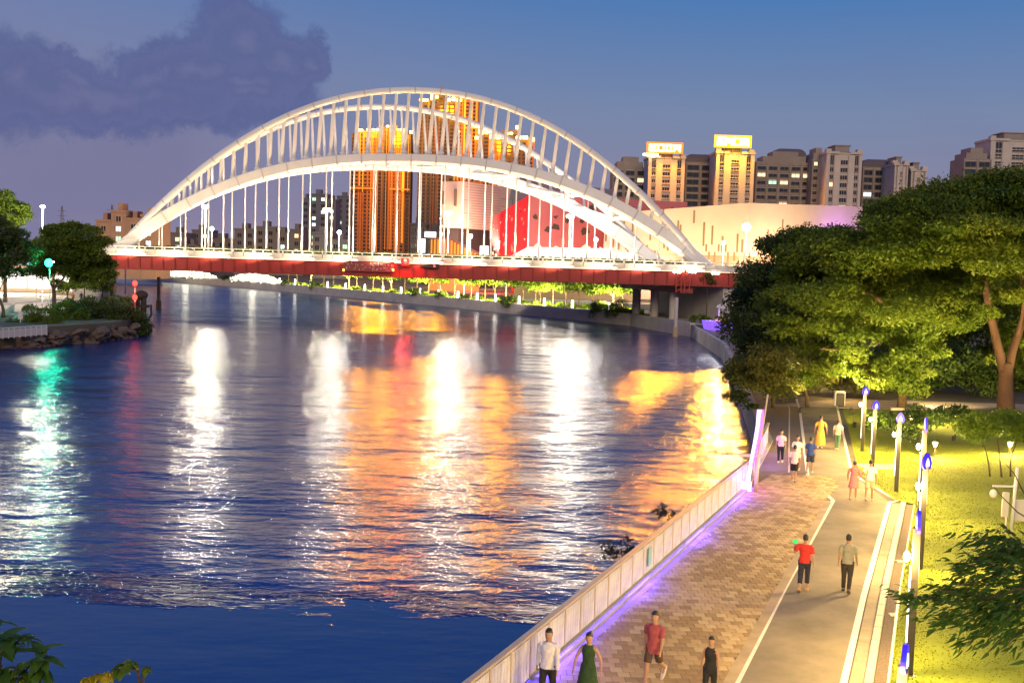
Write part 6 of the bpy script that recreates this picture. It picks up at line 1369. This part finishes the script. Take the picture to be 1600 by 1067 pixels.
    for (S, E2, Wp, sd) in arm:
        if sleeve == 'none': continue
        end = E2.lerp(S, .22) if sleeve == 'short' else Wp.lerp(E2, .06)
        if sleeve == 'short': b.tube([S + Vector((-sd * .05 * H, 0, -.034 * H)), S + Vector((-sd * .012 * H, 0, -.010 * H)), S.lerp(E2, .22) + Vector((sd * .004 * H, 0, 0)), S.lerp(E2, .45), end], [.034 * H, .037 * H, .0395 * H, .039 * H, .040 * H], 11)
        else: b.tube([S + Vector((-sd * .05 * H, 0, -.034 * H)), S + Vector((-sd * .012 * H, 0, -.010 * H)), S.lerp(E2, .22) + Vector((sd * .004 * H, 0, 0)), S.lerp(E2, .6), E2, end], [.034 * H, .037 * H, .0395 * H, .036 * H, .032 * H, .025 * H], 11)
    o = b.build('dress' if 'dress' in kind_b else 'shirt', M1, t_, True); remesh(o, .012, .030)
    if 'dress' not in kind_b:
        b = MB(); b.rings([ring((0, 0, Z(f)), x * H, y * H, 16) for f, x, y in ((.45, .088, .066), (.49, .100, .074), (.53, .101, .072), (.56, .094 * w, .064))])
        for hp, kn, an, sd, roll in legs:
            if kind_b == 'shorts': b.tube([hp + Vector((0, 0, .03 * H)), hp, hp.lerp(kn, .45), hp.lerp(kn, .88)], [.060 * H, .063 * H, .058 * H, .056 * H], 11)
            elif kind_b == 'cropped': b.tube([hp + Vector((0, 0, .03 * H)), hp, hp.lerp(kn, .5), kn, kn.lerp(an, .62)], [.060 * H, .062 * H, .053 * H, .044 * H, .041 * H], 11)
            else: b.tube([hp + Vector((0, 0, .03 * H)), hp, hp.lerp(kn, .5), kn, an + Vector((0, 0, .012 * H))], [.060 * H, .062 * H, .053 * H, .043 * H, .033 * H], 11)
        o = b.build('shorts' if kind_b == 'shorts' else 'trousers', M2, t_, True); remesh(o, .012, .018)
    for hp, kn, an, sd, roll in legs:
        b = MB(); b.rings([[(an.x + x * H, an.y + y * H, max(0, an.z - .042 * H + z * H + roll * y * 1.0 * H)) for x, y, z in rr__] for rr__ in
            ([( -.024, -.034, 0), (.024, -.034, 0), (.03, .05, 0), (.018, .104, 0), (-.018, .104, 0), (-.03, .05, 0)], [(-.025, -.036, .02), (.025, -.036, .02), (.031, .05, .018), (.018, .106, .014), (-.018, .106, .014), (-.031, .05, .018)], [(-.02, -.03, .04), (.02, -.03, .04), (.022, .04, .036), (.012, .09, .022), (-.012, .09, .022), (-.022, .04, .036)])])
        b.build('shoe', shoes or SHOE, t_)
    return t_, arm, Z
AWAY = math.atan2(-FD.x, FD.y); TOWARD = AWAY + math.pi
def P_(u, v): q = at(u, v, G + .015); return (q.x, q.y, G + .013)
def HD(u, v, h): q = at(u, v, G + .02 + h * .985); return (q.x, q.y, G + .02)
# two on the running path, walking away
raised = ((-.03, .06, -.13), (-.01, .10, .115))
pr_, arm_, Zf = person(P_(1255, 922), AWAY + .05, 1.70, 'person in a red shirt and dark cropped trousers walking away on the running path', ('red', (.50, .028, .02)), ('navy', (.02, .018, .035)), 'cropped', 'short', 'short', .45, 1, (((-.075, .02, -.145), (-.01, .11, .10)), None), shoes=mat('shoe_ochre', (.45, .25, .10), .6))
# glowing green phone held up in the raised left hand
Wp = arm_[0][2]; rotz = Matrix.Rotation(AWAY + .05, 4, 'Z'); wpos = Vector(P_(1255, 922)) + rotz @ (Wp + Vector((.0, .03, .1)))
ph_ = thing('phone', 'small phone with bright green glowing screen held up by person in red', 'phone', wpos, AWAY + .05)
b = MB(); b.cbox(-.075, .075, -.006, .004, -.05, .07, .004); b.build('case', M_slot, ph_); b = MB(); b.box(-.07, .07, -.009, -.0065, -.045, .06); b.build('screen', glow('screen_green', (.04, 1, .16), 1.5), ph_)
person(P_(1322, 924), AWAY + .02, 1.74, 'person in a grey green shirt and dark trousers walking away near the kerb', ('sage', (.27, .255, .19)), ('charcoal', (.035, .028, .022)), 'trousers', 'short', 'short', .5, -1, shoes=SHOED)
# couple hand in hand
person(P_(1333, 779), AWAY - .12, 1.60, 'person in a pink dress holding hands with partner at the path bend', ('pink', (.62, .20, .19)), ('pink', (.62, .20, .19)), 'dress', 'short', 'bun', .35, 1, (None, ((.07, .0, -.16), (.09, .02, -.12))), True)
person(P_(1358, 781), AWAY - .12, 1.70, 'person in a white shirt with pale shorts beside the pink dress at path bend', ('white', (.78, .74, .70)), ('sand', (.60, .42, .26)), 'shorts', 'short', 'short', .45, 1, (((-.07, .0, -.16), (-.09, .02, -.12)), None))
# group further along
person(P_(1219, 722), TOWARD + .1, 1.60, 'person in a cream shirt and black trousers approaching on the dark pavement', ('cream', (.70, .52, .38)), ('black', (.012, .012, .014)), 'trousers', 'short', 'short', .3, 1)
person(P_(1240, 752), AWAY, 1.64, 'person in a pale shirt and black shorts walking away, nearest of distant group', ('blush', (.74, .58, .52)), ('black', (.012, .012, .014)), 'shorts', 'short', 'short', .5, -1)
person(P_(1244, 735), TOWARD, 1.66, 'person in a white shirt mostly hidden behind the pale shirt and black shorts', ('white', (.78, .74, .70)), ('khaki', (.3, .22, .13)), 'shorts', 'short', 'short', .4, 1)
person(P_(1265, 738), AWAY - .05, 1.66, 'person in a deep blue top and dark shorts on the path line', ('blue', (.03, .06, .26)), ('ink', (.02, .025, .06)), 'shorts', 'short', 'short', .4, 1)
person(P_(1281, 700), AWAY + .1, 1.74, 'person in a long yellow dress and pale top walking away up the path', ('saffron', (.66, .36, .06)), ('saffron', (.66, .36, .06)), 'longdress', 'short', 'bun', .35, 1, (None, None), True)
person(P_(1308, 702), AWAY - .1, 1.58, 'person in a peach shirt and green trousers near the right path line', ('peach', (.72, .50, .34)), ('fern', (.08, .16, .09)), 'trousers', 'short', 'short', .35, -1)
# four nearest, cut by the lower frame edge
person(HD(858, 984, 1.70), TOWARD + .1, 1.70, 'person in a white long sleeved shirt and black trousers beside the railing', ('lilac_white', (.62, .60, .64)), ('black', (.012, .012, .014)), 'trousers', 'long', 'short', .55, 1, shoes=SHOED)
person(HD(921, 990, 1.60), TOWARD, 1.60, 'person in a sleeveless dark green dress walking towards the viewer', ('bottle', (.018, .05, .016)), ('bottle', (.018, .05, .016)), 'longdress', 'none', 'bun', .4, -1, (None, None), True)
person(HD(1024, 955, 1.72), TOWARD - .1, 1.72, 'person in a maroon top and dark shorts striding on the pavers', ('maroon', (.30, .06, .075)), ('brown', (.07, .04, .03)), 'shorts', 'short', 'short', .9, 1, (None, None), False, .06)
person(HD(1112, 996, 1.46), TOWARD, 1.46, 'smallest near person in a black sleeveless top and black trousers', ('black', (.012, .012, .014)), ('black', (.012, .012, .014)), 'trousers', 'none', 'long', .4, 1, (None, None), True, shoes=SHOED)
# walkers on the left bank: low detail copies
cl = [('person in a white top on the left bank walkway, nearest the forked trunk', (.75, .68, .6)), ('person in a red top on the left bank walkway behind the bushes', (.5, .05, .04)), ('person in an orange top beside the forked trunk on the left bank', (.55, .22, .06)), ('person in a pale blue top near the booth on left bank', (.4, .45, .6)), ('person in dark clothes between the trunks on the left bank', (.05, .045, .05)), ('person in a peach top close to the bridge abutment', (.65, .45, .34))]
for i, (u, v) in enumerate(((150, 466), (158, 469), (114, 473), (140, 470), (127, 472), (166, 465))):
    q = at(u, v, 2.2); t_ = thing('person', cl[i][0], 'person', q, rr.uniform(0, 6), 'walkers on the left bank'); mm = cloth('walker%d' % i, cl[i][1])
    b = MB(); h = 1.66
    b.rings([ring((0, 0, f * h), x * h, y * h, 10) for f, x, y in ((.48, .075, .06), (.55, .09, .065), (.63, .08, .055), (.75, .10, .068), (.81, .10, .055), (.835, .05, .04))])
    for sd in (-1, 1): b.tube([(sd * .11 * h, 0, .80 * h), (sd * .14 * h, .01, .63 * h), (sd * .145 * h, .04, .48 * h)], [.034 * h, .026 * h, .017 * h], 7)
    b.build('top', mm, t_, True)
    b = MB(); [b.tube([(sd * .05 * h, 0, .52 * h), (sd * .055 * h, sd * .07, .28 * h), (sd * .055 * h, sd * .10, .03 * h), (sd * .055 * h, sd * .1 + .1, .02 * h)], [.058 * h, .04 * h, .026 * h, .02 * h], 7) for sd in (-1, 1)]; b.build('legs', M_slot, t_, True)
    b = MB(); b.tube([(0, 0, .83 * h), (0, 0, .88 * h)], .032 * h, 7); b.ell((0, .005, .932 * h), (.045 * h, .055 * h, .064 * h), 9, 7); b.build('head', SKIN, t_, True)
    b = MB(); b.ell((0, -.012 * h, .948 * h), (.048 * h, .054 * h, .056 * h), 9, 6); b.build('hair', HAIR, t_, True)

# ================================================================== FOREGROUND FOLIAGE
M_ledge = mat('footbridge_concrete', (.3, .28, .25), .85, var=.15, vscale=.8)
fbz = 8.7
kind(sheet_('footbridge', [(-14, 1.2), (14, 1.2), (14, 4.6), (-14, 4.6)], fbz - .6, fbz, M_ledge), 'structure')
pla = thing('planter', 'concrete planter trough on the viewing footbridge edge', 'planter', (0, 4.25, fbz)); b = MB(); b.box(-13, 13, -.3, .3, .002, .5); b.build('trough', M_ledge, pla); b = MB(); b.box(-12.9, 12.9, -.24, .24, .501, .53); b.build('soil', M_soil, pla)
for x in (-12.5, 12.5): pc = MB(); pc.tube([(x, 3, -3), (x, 3, fbz - .6)], .5, 12); kind(pc.build('footbridge_column', M_ledge), 'structure')
# drooping branch of a near tree at lower right
LF_near = leafmat('leaf_near', (.03, .075, .010), (.05, .12, .014), (.09, .17, .02), 1.2, .25)
LF_nearb = leafmat('leaf_near_young', (.04, .09, .010), (.08, .15, .012), (.16, .22, .02), 2.0, .4)
def leaf_mesh(name, L_, w, curl, m, fold=.25, tip=.5):
    b = MB(); n_ = 6; top = []; 
    for i in range(n_ + 1):
        f = i / n_; x = L_ * f; hw = w * math.sin(math.pi * min(.999, f ** tip)) ** .8 if 0 < f < 1 else .0005; z = -curl * f * f * L_; top.append((x, hw, z))
    v = []
    for x, hw, z in top: v += [(x, -hw, z + hw * fold), (x, 0, z), (x, hw, z + hw * fold)]
    b.v = v
    for i in range(n_):
        for k in (0, 1): b.f.append((i * 3 + k, i * 3 + k + 3, i * 3 + k + 4, i * 3 + k + 1)); b.m.append(0)
    return b.mesh(name, m, True)
Yn = 7.2
nt = thing('near_tree', 'drooping dark green leafy branch of a near tree at lower right', 'tree', (7.6, 5.6, G))
def nl_(u, v, Y=Yn): return Vector(far(u, v, Y)) - Vector((7.6, 5.6, G))
b = MB(); b.tube([(0, 0, 0), (-.1, .3, 4), (-.3, .8, 6.6), (-.9, 1.4, 8.6)], [.16, .13, .1, .06], 9); b.build('trunk', M_bark, nt, True)
twigs = []
def twig(pts, r0=.012, r1=.003):
    V = [nl_(*p) for p in pts]; b = MB(); b.tube(V, [r0 + (r1 - r0) * i / (len(V) - 1) for i in range(len(V))], 5); b.build('twig', M_bark, nt); twigs.append(V); return V
J = (1640, 905)
b = MB(); b.tube([(-.9, 1.4, 8.6), nl_(1700, 880, 7.1), nl_(1640, 905)], [.05, .035, .02], 7); b.build('limb', M_bark, nt, True)
tw = [[J, (1560, 930), (1500, 940), (1440, 935), (1405, 930)], [J, (1580, 890), (1530, 880), (1490, 888)], [J, (1600, 850), (1560, 838), (1518, 845)], [J, (1580, 960), (1540, 985), (1505, 1010)], [(1560, 930), (1520, 955), (1490, 965), (1450, 968)],
      [(1600, 850), (1570, 862), (1530, 868)], [J, (1620, 960), (1590, 990), (1570, 1008)], [(1580, 890), (1545, 905), (1500, 915)], [J, (1600, 925), (1555, 950), (1530, 975)], [(1540, 935), (1500, 925), (1462, 922)], [J, (1625, 870), (1590, 865), (1550, 880)], [J, (1610, 940), (1575, 945), (1545, 960)]]
TW = [twig(t__) for t__ in tw]
twig([(1640, 830), (1590, 800), (1565, 775), (1553, 760)], .006, .002); twig([(1640, 800), (1600, 770), (1585, 740), (1572, 725)], .006, .002)
lm_a = leaf_mesh('leaf', .062, .0085, .35, LF_near); lm_b = leaf_mesh('leaf', .075, .0095, .5, LF_near)
rl = random.Random(8); cnt = 0; rest = MB(); restm = []
bm_leaf = [(lm_a, [v.co.copy() for v in lm_a.vertices], [tuple(p.vertices) for p in lm_a.polygons])]
for V in TW:
    for k in range(len(V) - 1):
        n_ = 62
        for i in range(n_):
            f = (i + rl.random()) / n_; p = V[k].lerp(V[k + 1], f); d = (V[k + 1] - V[k]).normalized()
            side = rl.choice((-1, 1)); ang = rl.uniform(.25, 1.15) * side
            dirv_ = (d * math.cos(ang) + Vector((0, 0, 1)).cross(d).normalized() * math.sin(ang) * .7 + Vector((0, 0, 1)) * rl.uniform(-.5, .35)).normalized()
            base_ = p + Vector((rl.gauss(0, .05), rl.gauss(0, .10), rl.gauss(0, .026)))
            q = Vector((1, 0, 0)).rotation_difference(dirv_) @ Quaternion((1, 0, 0), rl.uniform(-.7, .7)); s = rl.uniform(.7, 1.35)
            if cnt < 300 and s > 1.08 and rl.random() < .5: o = obj('leaf', rl.choice((lm_a, lm_b)), nt, base_); o.rotation_mode = 'QUATERNION'; o.rotation_quaternion = q; o.scale = (s, s, s); cnt += 1
            else:
                i0_ = len(rest.v); rest.v += [tuple(base_ + q @ (c * s)) for c in bm_leaf[0][1]]; rest.f += [tuple(j + i0_ for j in f_) for f_ in bm_leaf[0][2]]; rest.m += [0] * len(bm_leaf[0][2])
if rest.v: kind(rest.build('foliage', LF_near, nt, True), 'stuff')
# plants at lower left, growing in the planter
Yl = 5.0
def sprig(label, name, stem, whorls, lm, leafL, n_, droop, m, seed, w=.024, extra=None, tip=.5):
    r_ = random.Random(seed); b0 = Vector((far(*stem[-1], Yl).x, 4.3, fbz + .5)); t_ = thing(name, label, 'plant', b0)
    pts = [Vector((0, 0, 0))] + [Vector(far(u, v, Yl)) - b0 for u, v in stem[::-1]]
    b = MB(); b.tube(pts, [.012 - .008 * i / (len(pts) - 1) for i in range(len(pts))], 6); b.build('stem', M_bark, t_)
    me = leaf_mesh('leaf', leafL, w, droop, m, .2, tip)
    for (u, v, k, el0, el1) in whorls:
        c = Vector(far(u, v, Yl)) - b0
        for i in range(k):
            a = 6.283 * i / k + r_.uniform(-.25, .25); e = r_.uniform(el0, el1); d = Vector((math.cos(a) * math.cos(e), math.sin(a) * math.cos(e), math.sin(e)))
            o = obj('leaf', me, t_, c); o.rotation_mode = 'QUATERNION'; x = d; z = (Vector((0, 0, 1)) - d * d.z).normalized(); y = z.cross(x); o.rotation_quaternion = Matrix((x, y, z)).transposed().to_quaternion(); s = r_.uniform(.8, 1.15); o.scale = (s, s, s)
    return t_
sprig('dark plant with whorl of drooping pointed leaves at lower left corner', 'leafy_plant', [(64, 1030), (62, 1075), (60, 1140)], [(64, 1030, 9, -.1, .5), (62, 1046, 8, -.5, .1), (64, 1022, 5, .5, 1.1)], None, .10, 0, .75, LF_near, 1, .030, None, .7)
sprig('dark plant whorl cut by the left frame edge above the corner', 'leafy_plant', [(2, 1020), (0, 1080), (-4, 1140)], [(2, 1018, 9, -.3, .5), (0, 1045, 8, -.5, .2), (4, 1000, 6, 0, .8)], None, .115, 0, .6, LF_near, 2, .032, None, .7)
sprig('feathery dark sprig reaching in from the left frame edge', 'leafy_plant', [(40, 996), (10, 1010), (-40, 1060), (-60, 1140)], [(46, 997, 6, -.2, .4), (30, 995, 7, -.2, .5), (12, 1000, 7, -.2, .6), (4, 972, 5, -.1, .5), (22, 1004, 6, -.4, .3)], None, .075, 0, .4, LF_near, 3, .011)
sprig('lime green leaf tuft between the dark whorls in the corner', 'leafy_plant', [(30, 1048), (28, 1090), (25, 1140)], [(30, 1046, 9, -.3, .9), (20, 1060, 8, -.3, .6), (42, 1062, 8, -.4, .6), (10, 1056, 7, -.3, .6)], None, .06, 0, .5, LF_nearb, 4, .019, None, .7)
LF_yel = leafmat('leaf_yellow', (.30, .24, .01), (.42, .34, .015), (.10, .16, .015), 9, .45)
sprig('plant with hanging yellow and green heart shaped leaves at bottom edge', 'leafy_plant', [(152, 1050), (150, 1085), (148, 1140)], [(135, 1058, 5, -1.2, -.4), (148, 1054, 5, -1.2, -.3), (160, 1052, 5, -1.2, -.2), (170, 1050, 4, -1.2, 0)], None, .055, 0, .5, LF_yel, 5, .022, None, .75)
sprig('thin curved stem carrying three olive heart shaped leaves', 'leafy_plant', [(182, 1042), (200, 1036), (215, 1048), (222, 1085), (225, 1140)], [(186, 1044, 5, -1.0, .1), (194, 1038, 5, -.9, .3), (205, 1034, 4, -.8, .2)], None, .055, 0, .5, LF_nearb, 6, .022, None, .75)
sprig('thin stem with a single olive leaf pair right of the heart leaves', 'leafy_plant', [(228, 1040), (224, 1060), (220, 1100), (220, 1140)], [(228, 1041, 4, -.9, .2)], None, .05, 0, .5, LF_nearb, 9, .020, None, .75)
